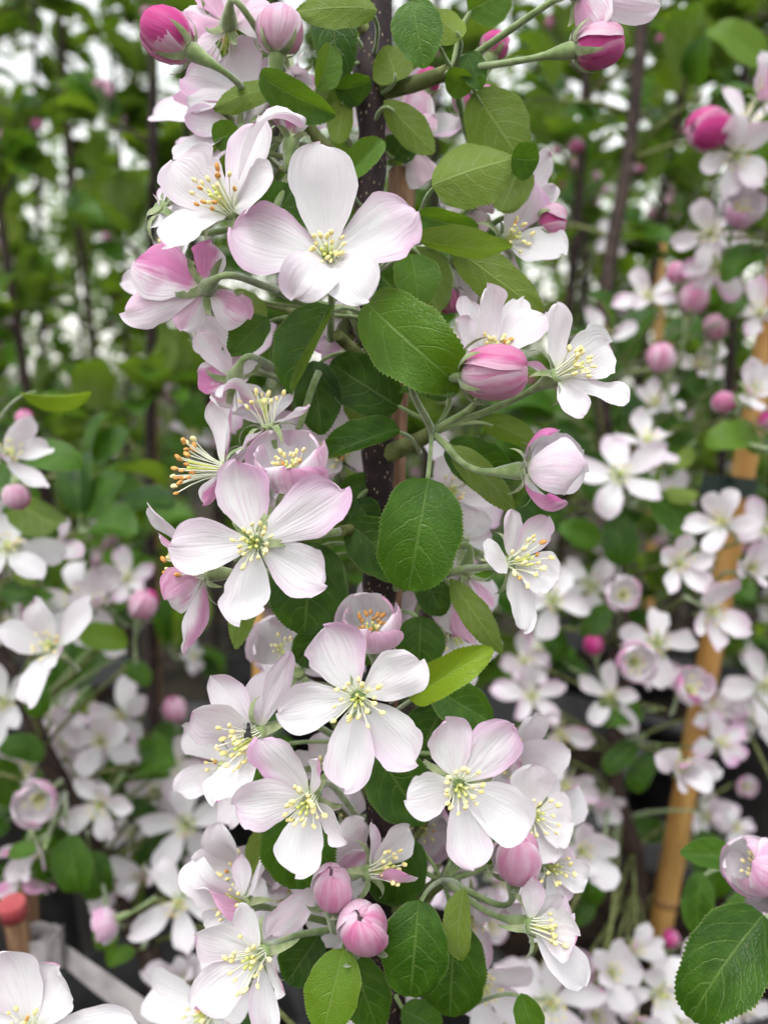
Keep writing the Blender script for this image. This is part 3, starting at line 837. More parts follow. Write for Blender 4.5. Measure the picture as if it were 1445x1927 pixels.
fill_leaves(RTREE, 26, .38, 1.0, 901)
pot((P(1195, 1740, .6).x, P(1195, 1740, .6).y), .335, 'black pot holding the tree with the grafted trunk', .12, 'black nursery pots')

# tree at the right edge: its trunk stands outside the frame
RED = near_tree([(1560, 100, .37), (1560, 900, .36), (1565, 1500, .36), (1570, 1930, .36)], .006, 'apple tree with a big dark sharp leaf below half open pink blossoms', .33, seed=73)
hand(RED, [(1385, 290, .40, (-.25, -.5, .8), 'blossom', 1.0, .2), (1368, 245, .40, (-.8, -.1, .3), 'bud', 1.6), (1405, 235, .42, (.1, .6, .7), 'blossom', .9, .3), (1388, 410, .42, (-.1, .3, .9), 'cup', 1.15), (1335, 440, .47, (-.3, -.2, .9)),
           (1430, 190, .40, (.1, .4, .8)), (1410, 740, .42, (-.1, .3, .9), 'blossom', 1.0, .1), (1380, 760, .45, (-.9, .1, .2), 'bud', .9), (1440, 800, .5, (0, .2, .6), 'bud', 1.1), (1350, 500, .48, (-.3, -.3, .8), 'blossom', 1, .8), (1440, 1000, .5, (0, .3, .9)),
           (1430, 590, .5, (-.3, .2, .9)), (1395, 1890, .5, (-.1, .2, .9)), (1440, 1290, .52, (0, .2, .8)), (1425, 1350, .55, (0, .2, .9))])
leaves(RED, [(1440, 120, 1330, 60, .5, .7), (1430, 820, 1330, 840, .42, .65), (1400, 835, 1430, 850, .42, .6), (1440, 470, 1360, 530, .42, .25), (1445, 330, 1400, 200, .5, .55), (1440, 1680, 1390, 1830, .4, .3)])
hero_bud(RED, (1452, 1650, .25), (1378, 1612, .25), 105, (1540, 1700, .3), .80, .35, .6, 4, stam=True)
hero_bud(RED, (1462, 1735, .25), (1428, 1690, .25), 80, (1540, 1760, .3), .82, .35, .7, 2)
hero_leaf(RED, (1436, 1722, .232), (1300, 1918, .232), 155, .22, 4, 10, fold=(.15, .5), bend=.35, curl=-.6, wave=.035, kind='leaf', anchor=(1540, 1680, .3))
hero_leaf(RED, (1400, 1622, .27), (1280, 1606, .27), 62, .5, 0, 20, fold=.3, anchor=(1500, 1650, .33))
hero_leaf(RED, (1318, 1640, .36), (1310, 1760, .36), 60, .2, 0, 0, anchor=(1420, 1640, .4))

# left neighbours
LTREE = near_tree([(-190, 700, .50), (-80, 1080, .49), (35, 1290, .48), (80, 1410, .48), (165, 1570, .49), (205, 1680, .50), (275, 1780, .50), (318, 1930, .50)], .0075, 'apple tree with a bent brown stem and wide open white blossoms beside the label strip', .335, seed=75)
hand(LTREE, [
    (100, 1222, .335, (-.05, .45, .85), 'blossom', 1.08, .08), (190, 1512, .45, (.05, .05, 1), 'blossom', 1.0, .1), (76, 1502, .42, (.15, .1, 1), 'cup', 1.2), (337, 1697, .42, (.1, .1, 1), 'blossom', 1.05, .08), (350, 1552, .48, (.1, .1, 1), 'blossom', 1.1, .05),
    (327, 1437, .49, (.1, .2, .95), 'blossom', 1, .3), (195, 1140, .45, (-.2, .5, .7), 'blossom', 1, .1), (150, 1130, .45, (-.3, .3, .8), 'blossom', 1.05, .2), (264, 1162, .43, (.3, .8, .3), 'bud', 1.2), (190, 1395, .5, (.2, .3, .8), 'blossom', 1.1, .1), (130, 1400, .5, (-.1, .2, .9), 'blossom', 1, .5),
    (272, 1648, .47, (-.2, .3, .9), 'blossom', .95, .08), (222, 1665, .5, (-.1, 0, .9)), (70, 1590, .43, (-.2, -.3, .8)), (38, 1650, .43, (-.1, -.95, .3)), (345, 1850, .43, (.05, .6, .6), 'blossom', .95, .1), (12, 1322, .43, (0, .1, 1), 'blossom', .95, .05),
    (220, 1730, .40, (-.85, -.3, .2), 'cup', .85, .1), (332, 1352, .52, (0, .8, .5), 'bud', 1.2), (382, 1420, .52, (.3, .5, .6), 'bud', 1.3), (232, 1350, .52, (-.2, .1, .9)), (110, 1350, .52, (.1, .3, .9)), (290, 1490, .52, (.2, .4, .8)), (60, 1440, .5, (-.3, 0, .9)),
    (240, 1090, .55, (.2, .3, .9), 'blossom', 1, .8), (185, 1200, .5, (.2, .2, .9)), (395, 1880, .42, (.1, .2, .9), 'blossom', 1, .05), (430, 1900, .42, (-.1, .2, .9)), (300, 1555, .55, (-.1, .2, .9)), (400, 1640, .5, (-.2, 0, .9)), (25, 1180, .45, (-.3, .2, .8), 'blossom', 1, .6),
    (250, 1570, .56, (0, .3, .9)), (150, 1450, .5, (.1, .2, .9), 'blossom', 1, .1)])
leaves(LTREE, [(60, 1270, 75, 1350, .4, .3), (0, 1400, 80, 1430, .45, .3), (70, 1600, 15, 1610, .4, .5), (130, 1570, 150, 1680, .42, .3), (170, 1600, 190, 1690, .45, .2), (150, 1190, 240, 1215, .42, .7), (250, 1460, 320, 1460, .47, .4), (200, 1720, 200, 1790, .42, .6),
               (170, 1660, 270, 1700, .55, .2), (230, 1250, 280, 1290, .5, .4), (180, 1220, 150, 1280, .5, .35), (250, 1510, 300, 1560, .5, .15), (255, 1790, 200, 1810, .42, .6), (280, 1400, 350, 1380, .55, .2)])
fill_leaves(LTREE, 20, .37, .68, 902, .25)
LED = near_tree([(-250, 500, .36), (-270, 1000, .35), (-290, 1500, .34), (-300, 1930, .34)], .006, 'apple tree with a yellow-green leaf above a white blossom seen from the side', .33, seed=77)
hand(LED, [(8, 858, .32, (.75, .35, .5), 'blossom', .85, .05), (30, 912, .34, (.2, -.9, .3), 'bud', .8), (15, 1035, .36, (.3, .5, .7), 'blossom', .95, .1), (95, 1025, .42, (.3, .4, .8)), (60, 1040, .42, (.1, .6, .6)), (45, 800, .4, (.3, .6, .5), 'small', 1), (85, 1180, .46, (.2, .2, .9))])
leaves(LED, [(20, 930, 115, 985, .36, .2, 5, 1), (50, 860, 155, 880, .36, .5), (0, 1110, 70, 1125, .4, .2), (20, 980, 110, 1010, .40, .15), (-20, 880, 60, 980, .38, .3), (30, 1030, 65, 1100, .4, .5, 0, 1)])
hero_leaf(LED, (38, 738, .29), (172, 738, .29), 75, .85, 0, 55, fold=(.5, .2), bend=.2, anchor=(-20, 830, .34))
# blossom in the lower left corner
hero_blossom(LED, (62, 1945, .222), (-.1, .45, .85), [(112, 1822, 0, 118, {'notch': .13, 'pin': .05}), (-5, 1790, 2, 120, {'pin': .3}), (262, 1932, 0, 85, {'pin': .02}), (-60, 1960, 2, 110), (110, 2060, 8, 100)], (-60, 1990, .3), pin=.15)

# pots of the near neighbours
for T, lab, r_ in ((RED, 'black pot under the tree with the big dark leaf', .08), (LTREE, 'black pot under the bent brown stem', .08), (LED, 'black pot under the tree with the yellow-green leaf', .075)):
    pot((T.o.x, T.o.y), .33, lab, r_, 'black nursery pots')

# canes, stakes, ties and the label strip
def to_z(a, b, z):
    """extend the line a -> b (b lower) down to height z"""
    return b + (b - a) * ((b.z - z) / (a.z - b.z))
ca, cb_ = P(1458, 560, .52), P(1238, 1770, .60)
cane((to_z(ca, cb_, .32), ca + (ca - cb_) * .15), .0088, 'golden bamboo cane leaning beside the grafted trunk', nodes=5, taper=.8)
tp = ca.lerp(cb_, (880 - 560) / (1770 - 560))
tie = empty('tie_tape', tp, 'dark green plastic tie round the leaning bamboo cane', 'tie')
def band(path, wv, name, mat, parent, thick=.0006):
    """flat strip along path, width vector wv per point, with thickness"""
    v, f = [], []
    n = len(path)
    for i, p in enumerate(path):
        t = (path[min(i + 1, n - 1)] - path[max(i - 1, 0)]).normalized(); w_ = wv[i] if isinstance(wv, list) else wv
        nn = t.cross(w_).normalized() * thick / 2
        for q in (p - w_ / 2 - nn, p + w_ / 2 - nn, p + w_ / 2 + nn, p - w_ / 2 + nn): v.append(q)
    for i in range(n - 1):
        for k in range(4):
            k2 = (k + 1) % 4; f.append((i * 4 + k, i * 4 + k2, i * 4 + 4 + k2, i * 4 + 4 + k))
    f.append((3, 2, 1, 0)); o = 4 * (n - 1); f.append((o, o + 1, o + 2, o + 3))
    me = mesh(name, v, f, None, (mat,)); me.polygons.foreach_set('use_smooth', [False] * len(me.polygons))
    return obj(name, me, parent)
cdir = (cb_ - ca).normalized()
loop = []
for i in range(25):
    a = 2 * math.pi * i / 24; q = RT * math.cos(a) * .0094 - FW * math.sin(a) * .0094
    loop.append(q - cdir * q.dot(cdir))
band(loop, cdir * .013, 'wrap', GREENTAPE, tie)
band([RT * -.0095 - FW * .001, RT * -.016 - FW * .002, RT * -.026 + UP * .001], cdir * .013, 'tail', GREENTAPE, tie)

a, b = P(487, 1165, .50), P(488, 1258, .50)
cane((to_z(a, b, .33), P(484, 1080, .495)), .0038, 'thin orange cane showing below the left sharp blossom', nodes=4, taper=.9)
a, b = P(290, 640, .92), P(292, 900, .93)
cane((to_z(a, b, .32), P(288, 600, .92)), .0046, 'thin brown cane in front of the dark slim tree', STAKE, nodes=4, taper=.9)
a, b = P(1243, 470, 1.25), P(1240, 560, 1.25)
cane((to_z(a, b, .02), P(1244, 450, 1.25)), .008, 'tan cane among the blurred blossoms behind the grafted tree', nodes=4, taper=.9)
# the cut stake beside the sharp trunk
st_top, st_lo = P(757, 322, .262), P(716, 1560, .268)
foot = to_z(st_top, st_lo, .325)
sroot = empty('garden_stake', foot, 'weathered wooden stake with a sawn top tied in beside the sharp trunk', 'stake')
d_ = st_top - foot
v, f, uv = tube([d_ * (i / 40) for i in range(41)], [.0043 * (1 + .03 * math.sin(i * 1.3)) for i in range(41)], 14, True, .05, 4)
obj('shaft', mesh('shaft', v, f, uv, (STAKE,)), sroot)
v, f, uv = tube([d_ * .9995, d_ + d_.normalized() * .0004], [.0040, .0038], 14, True, .08, 5)
obj('sawn_end', mesh('sawn_end', v, f, uv, (CUT,)), sroot)
# lower left: brown stakes bound with white film, grey-white label strip
a, b = P(22, 1700, .40), P(62, 1900, .42)
s1 = cane((to_z(a, b, .325), a), .0062, 'brown stake with a red painted tip bound with white film', STAKE, 'garden_stake', 'stake', 0, .95)
dd = (a - b).normalized()
ht = P(22, 1700, .40) - s1.location
v, f, uv = tube([ht - dd * .008, ht, ht + dd * .0008], [.0065, .0065, .0060], 14, True)
obj('red_tip', mesh('red_tip', v, f, uv, (REDPAINT,)), s1)
a2, b2 = P(58, 1670, .43), P(66, 1830, .44)
cane((to_z(a2, b2, .325), a2), .0036, 'thin brown cane behind the red tipped stake', STAKE, 'bamboo_cane', 'cane', 3, .95)
wt = empty('binding_film', P(55, 1800, .412), 'crumpled white film wound round the red tipped stake', 'film')
loop = []; rr = random.Random(8)
for i in range(40):
    a = 2 * math.pi * i / 19; q = .0085 + .0012 * rr.random()
    loop.append(RT * (.003 + math.cos(a) * q * 1.35) + Vector((0, 1, 0)) * (math.sin(a) * q + .004) + Vector((0, 0, .010 * (i / 40 - .5) + .002 * rr.random())))
band(loop, [Vector((.002 * rr.random(), 0, .012 + .004 * rr.random())) for _ in loop], 'film', TAPE, wt, .0004)
ls_ = empty('label_strip', P(95, 1772, .42), 'grey-white plastic strip slanting down beside the bent stem', 'label')
q0 = P(88, 1768, .425); pts = [P(88 + 245 * t, 1772 + 178 * t + 4 * math.sin(t * 3.1), .425 - .035 * t) - ls_.location for t in [i / 14 for i in range(15)]]
band(pts, [(UP * .9 + RT * .55 - FW * .25).normalized() * (.010 + .004 * min(1, i / 6)) for i in range(15)], 'strip', TAPE, ls_, .0005)
v, f, uv = tube([pts[0] + (pts[0] - pts[1]).normalized() * .001 - FW * .0006, pts[1] - FW * .0008], [.0052, .0050], 8, True)
obj('folded_end', mesh('folded_end', v, f, uv, (TAPE,)), ls_)

# ------------------------------------------------------------------ the sharp tree
mp_ = [(738, 1930, .254), (722, 1750, .252), (716, 1560, .250), (715, 1350, .249), (715, 1100, .248), (712, 850, .247), (702, 600, .247), (692, 400, .247), (700, 250, .247), (698, 120, .248), (716, -20, .25)]
pts = [P(*q) for q in mp_]
a = pts[0]
pts = [Vector((a.x + .004, a.y, .325)), Vector((a.x + .004, a.y, .44))] + pts + [pts[-1] + Vector((.01, .02, .18)), pts[-1] + Vector((.012, .03, .4))]
MAIN = Tree(pts, [.0062, .0056, .0048, .0046, .0044, .0043, .0042, .0041, .0040, .0039, .0039, .0038, .0036, .0028, .002],
            'sharp dark-stemmed apple tree in front, wreathed in large pink-tinged white blossoms', 'apple trees nearest the sharp one', BARK, 16, 5)
for u, v in ((722, 168), (688, 110), (672, 322), (735, 852), (690, 600), (712, 985), (720, 1080), (716, 1430), (722, 1700), (708, 60)): MAIN.knob(MAIN.near(P(u, v, .247), 0), .0011)
MAIN.build_trunk()
pot((MAIN.o.x, MAIN.o.y), .33, 'black pot under the sharp blossoming tree', .09, 'black nursery pots')
def spur(pp, r0, r1, mat=TWIG):
    p = [P(*q) for q in pp]
    if len(p) == 2: path = [p[0].lerp(p[1], i / 5) for i in range(6)]
    elif len(p) == 3: path = [p[0] * (1 - t)**2 + p[1] * 2 * t * (1 - t) + p[2] * t * t for t in [i / 8 for i in range(9)]]
    else: path = bez(*p[:4], 10)
    return MAIN.twig(path, r0, r1, mat, sides=10)
spur([(705, 172, .246), (770, 165, .243), (850, 132, .236)], .0026, .0021)
spur([(720, 858, .246), (770, 838, .240), (812, 815, .232)], .0030, .0022)
spur([(690, 345, .247), (620, 290, .240), (560, 215, .232)], .0024, .0016)
spur([(700, 690, .246), (665, 660, .238), (635, 630, .228)], .0020, .0016)
spur([(712, 1000, .247), (680, 990, .240), (640, 1000, .226)], .0020, .0015)
spur([(715, 1110, .247), (790, 1090, .244), (880, 1070, .235)], .0018, .0012, STEM)
spur([(716, 1330, .248), (690, 1345, .242), (670, 1350, .228)], .0020, .0016)
spur([(722, 1715, .251), (780, 1700, .246), (832, 1658, .238)], .0026, .0020)
spur([(722, 1760, .252), (690, 1760, .246), (655, 1745, .234)], .0022, .0016)
spur([(702, 590, .247), (600, 585, .244), (520, 545, .235)], .0020, .0013, STEM)
spur([(700, 60, .247), (660, 40, .246), (610, 0, .24)], .0018, .0014)
C2, C1, C5 = (812, 815, .232), (850, 132, .236), (832, 1658, .238)

# --- wide open blossoms
hero_blossom(MAIN, (618, 487, .205), (0, .12, 1), [
    (603, 270, 4, 128, {'pin': .08, 'cup': .35, 'curl': .25, 'tip': -.4, 'wave': .012}),
    (784, 398, 3, 138, {'pin': .75, 'cup': .3, 'curl': .1, 'tip': .25}),
    (436, 428, 3, 140, {'pin': .75, 'cup': .3, 'curl': .15, 'tip': .1}),
    (552, 562, 13, 100, {'pin': .15, 'cup': .5, 'curl': -.5, 'tip': -1.1, 'pout': 1, 'roll': -12}),
    (694, 566, 13, 112, {'pin': .02, 'cup': .8, 'curl': -.3, 'tip': -.5, 'wave': .05})], (622, 640, .232), sl=7, sp=.42, anth=0, label='largest wide open blossom, pink on its side petals')
hero_blossom(MAIN, (482, 1022, .203), (0, .05, 1), [
    (444, 868, 3, 112, {'pin': .85, 'curl': .3}), (648, 920, 3, 112, {'pin': .8, 'cup': .25}), (612, 1100, 2, 108, {'pin': .35, 'tip': .3}),
    (452, 1172, 4, 98, {'pin': .08, 'tip': .9, 'curl': -.2}), (318, 1030, 3, 108, {'pin': .3, 'cup': .35})], (640, 1000, .226), sl=7.5, sp=.5, anth=0)
hero_blossom(MAIN, (674, 1312, .200), (.02, .05, 1), [
    (610, 1180, 2, 118, {'pin': .75, 'cup': .25, 'wave': .04}), (792, 1243, 3, 102, {'pin': .12, 'cup': .3, 'wave': .05}), (783, 1436, 2, 106, {'pin': .35}),
    (648, 1488, 4, 96, {'pin': .35, 'cup': .3}), (522, 1342, 3, 98, {'pin': .08, 'wave': .04})], (670, 1350, .228), sl=7, sp=.75, anth=.15)
hero_blossom(MAIN, (585, 1502, .203), (-.2, -.05, 1), [
    (486, 1392, 3, 88, {'pin': .85, 'cup': .3}), (440, 1515, 5, 102, {'pin': .4}), (556, 1648, 5, 98, {'pin': .02, 'wave': .03}),
    (650, 1582, 8, 72, {'pin': .1, 'roll': 35, 'cup': (.2, 1.3), 'pout': 1}), (598, 1428, 9, 40, {'pin': .2, 'roll': -40})], (690, 1560, .245), sl=9, sp=.45, anth=0)
hero_blossom(MAIN, (862, 1478, .201), (.05, .1, 1), [
    (838, 1353, 3, 92, {'pin': .5, 'cup': .5}), (967, 1366, 2, 100, {'pin': .8, 'cup': .25, 'tip': -.1}), (1000, 1556, 3, 112, {'pin': .02, 'tip': -.2}),
    (892, 1637, 5, 88, {'pin': .35, 'cup': .35}), (764, 1506, 8, 92, {'pin': .08, 'cup': .7, 'wave': .045})], (800, 1440, .235), sl=8, sp=.5, anth=0)
hero_blossom(MAIN, (486, 1383, .212), (-.55, -.15, .8), [
    (362, 1340, 5, 112, {'pin': .2, 'cup': .45}), (398, 1272, -4, 78, {'pin': .3, 'cup': .4, 'roll': 15}), (496, 1258, -8, 82, {'pin': .1}),
    (545, 1225, -1, 55, {'pin': .5, 'roll': 60, 'pout': .9}), (404, 1512, 10, 92, {'pin': .02, 'cup': .5})], (660, 1400, .245), sl=10, sp=.4, anth=0, label='blossom with a tiny black fly by its stamens')
hero_blossom(MAIN, (432, 398, .209), (-.35, .35, .85), [
    (326, 303, 3, 132, {'pin': .25, 'cup': .5}), (482, 226, -6, 98, {'pin': .35, 'cup': .3}), (572, 236, 4, 74, {'pin': .08, 'roll': -30, 'tip': -1.4, 'curl': -.4, 'wave': .06}),
    (514, 330, 9, 128, {'pin': .02, 'cup': .3, 'roll': -4}), (308, 464, 10, 110, {'pin': .02, 'cup': (.3, .6), 'curl': -.4})], (560, 300, .238), sl=10, sp=.55, anth=.55)
# seen from behind: magenta outer faces, sepals and stalk
hero_blossom(MAIN, (388, 543, .212), (-.45, -.05, -.85), [
    (254, 492, 3, 122, {'pout': .9, 'cup': .3}), (230, 588, 0, 88, {'pout': .35, 'cup': .6, 'roll': 10}), (342, 622, -1, 58, {'pout': .5}),
    (398, 455, -2, 72, {'pout': .95}), (468, 600, -2, 88, {'pout': .7, 'cup': .7})], (522, 545, .235), n=10, sl=8, pin=.2, label='blossom seen from behind with magenta petal backs')
hero_blossom(MAIN, (440, 716, .224), (-.3, -.35, -.7), [
    (372, 700, 2, 78, {'pout': .9}), (376, 622, 0, 66, {'pout': .15}), (500, 760, 0, 60, {'pout': .3}), (405, 760, -3, 60, {'pout': .5}), (470, 660, -5, 50, {'pout': .6})], (520, 690, .24), n=8, pin=.2)
hero_blossom(MAIN, (505, 800, .219), (-.2, .85, .25), [
    (412, 748, 4, 70, {'pin': .05, 'roll': 20, 'tip': -1.6, 'curl': -.5, 'wave': .06}), (580, 766, 6, 62, {'pout': .9, 'cup': .8}), (452, 850, 7, 52, {'pin': .05, 'wave': .05, 'roll': 30}), (440, 775, -4, 60, {'pin': .2}), (545, 740, -8, 60)], (600, 700, .235), n=12, sl=9, sp=.5, anth=.2)
hero_blossom(MAIN, (420, 884, .214), (-.93, .12, .3), [
    (398, 748, 2, 58, {'pin': .05, 'roll': 25, 'wave': .06}), (436, 760, -4, 50, {'pin': .1}), (382, 948, 3, 42, {'pout': .9, 'roll': 60}), (432, 972, 0, 45, {'pout': .5, 'roll': 50}), (470, 850, -8, 55)], (600, 900, .238), n=22, sl=11.5, sp=.5, anth=.75, label='blossom in profile with orange tipped stamens')
hero_blossom(MAIN, (388, 1078, .212), (-.88, .05, .25), [
    (312, 1128, 8, 95, {'pin': .02, 'cup': .5, 'roll': 40}), (350, 1226, 1, 66, {'pin': .05, 'pout': .9, 'roll': 50, 'cup': (.2, .8)}), (280, 950, 2, 48, {'pin': .02, 'roll': 20}), (300, 1005, 5, 50, {'pin': .05, 'pout': .7}), (350, 1010, -8, 70)], (560, 1050, .24), n=18, sl=10, sp=.5, anth=.3)
# right side
hero_blossom(MAIN, (962, 1060, .214), (.5, .15, .8), [
    (962, 958, 2, 54, {'pin': .3, 'cup': .5}), (1032, 972, 0, 66, {'pin': .6, 'notch': .14}), (1050, 1092, 3, 92, {'pin': .05, 'wave': .04}), (985, 1188, 5, 72, {'pin': .02}), (912, 1045, 10, 74, {'pin': .1, 'roll': 20})], (880, 1070, .235), sl=9, sp=.55, anth=.1)
hero_blossom(MAIN, (876, 1080, .243), (-.1, -.7, -.4), [(850, 1195, 2, 72, {'pout': .8}), (895, 1215, 4, 80, {'pout': .6}), (930, 1140, 0, 60, {'pout': .6}), (835, 1110, 0, 55, {'pout': .5})], (760, 1080, .247), n=0)
hero_blossom(MAIN, (922, 682, .218), (.2, .8, .45), [
    (858, 598, 4, 84, {'pin': .4, 'pout': .8, 'roll': -20}), (916, 538, 6, 128, {'pin': .1, 'pout': .7, 'cup': .7}), (1024, 590, 0, 104, {'pin': .2}), (985, 560, -10, 60, {'pin': .1}), (880, 560, -9, 80, {'pin': .3})], C2, n=14, sl=7, sp=.4)
hero_blossom(MAIN, (1050, 706, .213), (.65, .35, .65), [
    (1048, 570, 3, 56, {'pin': .1, 'pout': .95, 'roll': -30}), (1148, 645, -2, 108, {'pin': .03}), (1184, 752, 2, 80, {'pin': .02, 'wave': .05}), (1098, 784, 9, 62, {'pout': .95, 'roll': 50, 'cup': .8}), (984, 682, 2, 36, {'pout': .8, 'roll': 60})], C2, sl=9, sp=.4, anth=0)
hero_blossom(MAIN, (948, 452, .245), (.5, .1, .6), [
    (1005, 336, 3, 100, {'pin': .9, 'pout': .9, 'cup': .6}), (1060, 478, 4, 118, {'pin': .02, 'wave': .05}), (1035, 285, -6, 66, {'pin': .1}), (1045, 350, -8, 50, {'pin': .05}), (960, 520, 0, 60)], (790, 430, .247), n=10, sl=7)
hero_blossom(MAIN, (880, 385, .248), (-.1, .2, -.8), [(835, 352, 0, 60, {'pout': .7}), (900, 330, 0, 70, {'pout': .6}), (935, 365, 1, 64, {'pout': .5}), (910, 440, 0, 60, {'pout': .4}), (845, 420, 0, 50, {'pout': .4})], (800, 470, .25), n=0)
hero_blossom(MAIN, (766, 272, .258), (.1, -.2, -.8), [(790, 165, 0, 74, {'pout': .6}), (812, 215, 1, 60, {'pout': .5}), (800, 345, 1, 74, {'pout': .35}), (705, 262, 0, 78, {'pout': .55}), (735, 190, 0, 60, {'pout': .5})], (765, 330, .262), n=0)
hero_blossom(MAIN, (858, 500, .258), (0, -.8, .3), [(846, 565, 0, 48, {'pout': .8}), (885, 585, 2, 56, {'pout': .85}), (905, 555, 0, 60, {'pout': .3}), (830, 540, 0, 60, {'pout': .3})], (800, 480, .26), n=0)
hero_blossom(MAIN, (648, 620, .252), (-.1, -.4, -.8), [(650, 560, 0, 50, {'pout': .8}), (700, 620, 0, 50, {'pout': .6}), (620, 690, 0, 50, {'pout': .5})], (690, 660, .249), n=0)
# upper left group
hero_blossom(MAIN, (430, 48, .226), (-.2, -.15, -.85), [(345, 20, 2, 86, {'pout': .55}), (350, 75, 1, 66, {'pout': .35}), (520, 20, 1, 100, {'pout': .35}), (470, -40, 0, 90, {'pout': .3}), (400, -40, 0, 90, {'pout': .6})], (540, 140, .236), n=12, sl=12, anth=.9)
hero_blossom(MAIN, (478, 176, .232), (-.3, .25, .75), [(343, 148, 2, 96, {'pin': .85}), (352, 205, 7, 70, {'pin': .05}), (430, 95, -2, 120, {'pin': .3}), (540, 130, -2, 100, {'pin': .35}), (450, 270, 5, 66, {'pin': .3})], (560, 215, .236), n=0, sl=7)
hero_blossom(MAIN, (452, 245, .226), (-.4, .35, .7), [(348, 222, 3, 84, {'pin': .75}), (326, 300, 5, 72, {'pin': .05}), (500, 175, -5, 90, {'pin': .3}), (390, 320, 8, 60, {'pin': .1})], (560, 215, .236), n=0)
hero_blossom(MAIN, (300, 390, .222), (-.5, .3, .7), [(318, 345, -2, 44, {'pout': .95, 'pin': .9}), (298, 372, 2, 50, {'pin': .02}), (310, 420, 4, 66, {'pin': .05}), (375, 405, 0, 60, {'pin': .2})], (520, 400, .24), n=0)
hero_blossom(MAIN, (548, 262, .228), (.1, .9, -.2), [(484, 168, 0, 52, {'pout': 1, 'roll': 10}), (520, 160, 4, 74, {'pout': 1}), (565, 195, 0, 60, {'pout': 1})], (560, 300, .24), n=0, pin=.8)
hero_blossom(MAIN, (1085, -18, .218), (.4, .45, -.6), [(1130, 62, 6, 92, {'pout': .75, 'cup': .5}), (1242, 8, 4, 88, {'pout': .05, 'cup': .5}), (1150, -90, 0, 90), (1030, -80, 0, 80), (1230, -70, -3, 80)], C1, n=0, pin=.1)
hero_blossom(MAIN, (545, 145, .246), (.1, -.7, .2), [(580, 170, 0, 60, {'pin': .05}), (560, 110, -3, 60, {'pin': .1}), (575, 130, 3, 66, {'pin': .02}), (500, 120, 0, 60, {'pin': .3})], (580, 215, .246), n=0)
# lower group
hero_blossom(MAIN, (492, 1796, .207), (-.35, .15, .9), [
    (368, 1762, 4, 82, {'pin': .15}), (364, 1898, 6, 92, {'pin': .2, 'curl': .1}), (508, 1968, 5, 70, {'pin': .35}), (535, 1868, 9, 62, {'pin': .1, 'pout': .9, 'roll': 35, 'cup': (.2, 1.0)}), (448, 1706, 2, 46, {'pin': .05, 'roll': 40, 'wave': .05})], (655, 1745, .234), sl=9, sp=.55, anth=0)
hero_blossom(MAIN, (458, 1700, .226), (-.5, .4, .6), [(366, 1622, 2, 84, {'pin': .05, 'tip': -1.2, 'curl': -.6}), (394, 1676, 10, 118, {'pin': .02, 'pout': .7, 'cup': .7, 'roll': 20}), (452, 1610, -5, 50, {'pin': .4}), (510, 1600, 0, 56, {'pin': .02, 'roll': -30}), (395, 1765, 6, 92, {'pin': .05})], (655, 1745, .238), n=12, sl=9, sp=.5)
hero_blossom(MAIN, (612, 1652, .230), (-.2, -.2, -.8), [(508, 1762, 6, 62, {'pout': .05, 'roll': 20}), (684, 1545, -2, 64, {'pout': .1}), (690, 1605, 2, 40, {'pout': .7}), (540, 1665, 0, 60, {'pout': .05}), (640, 1560, -6, 60, {'pout': .1})], (655, 1745, .238), n=0)
hero_blossom(MAIN, (698, 1642, .220), (.75, .35, .5), [(770, 1556, -3, 84, {'pin': .02, 'cup': .5}), (778, 1650, 9, 72, {'pin': .3, 'cup': .8, 'curl': .6}), (700, 1550, -2, 36, {'pout': .8}), (660, 1690, 2, 40, {'pout': .4})], (690, 1740, .245), n=16, sl=9, sp=.4, anth=0)
hero_blossom(MAIN, (1000, 1742, .214), (.7, .1, .6), [
    (1004, 1652, 2, 48, {'pout': .95, 'roll': -50}), (1062, 1688, -3, 66, {'pin': .3}), (1088, 1762, 8, 102, {'pin': .15, 'cup': .7}), (1100, 1856, 2, 72, {'pin': .02, 'roll': 20}), (1078, 1720, -8, 70, {'pin': .4})], C5, n=12, sl=9, sp=.4, anth=0)
hero_blossom(MAIN, (1000, 1535, .236), (.2, .3, .9), [(1078, 1548, 2, 108, {'pin': .05}), (1000, 1440, 2, 96, {'pin': .1}), (1040, 1625, 4, 96, {'pin': .1}), (960, 1600, 2, 60), (940, 1480, 0, 60)], C5, n=14, sl=8)
hero_blossom(MAIN, (1030, 1630, .242), (.3, .2, .9), [(1105, 1655, 2, 62, {'pin': .02, 'tip': -1}), (1060, 1700, 3, 60), (985, 1675, 3, 66, {'pin': .1}), (1070, 1590, 0, 60)], C5, n=10, sl=8)
hero_blossom(MAIN, (560, 1265, .245), (0, .4, .8), [(565, 1208, 0, 62, {'pin': .05}), (530, 1320, 0, 60, {'pin': .3}), (590, 1330, 0, 60), (620, 1240, 0, 60)], (690, 1300, .249), n=0)
hero_blossom(MAIN, (620, 1440, .246), (0, .1, .9), [(545, 1440, 0, 60), (640, 1520, 0, 60), (600, 1380, 0, 60)], (700, 1450, .249), n=8)
hero_blossom(MAIN, (870, 1020, .252), (.1, .4, .8), [(900, 960, 0, 74, {'pin': .1}), (925, 1010, 0, 60, {'pin': .4}), (845, 970, 0, 60), (870, 1080, 0, 60)], (760, 1040, .249), n=0)

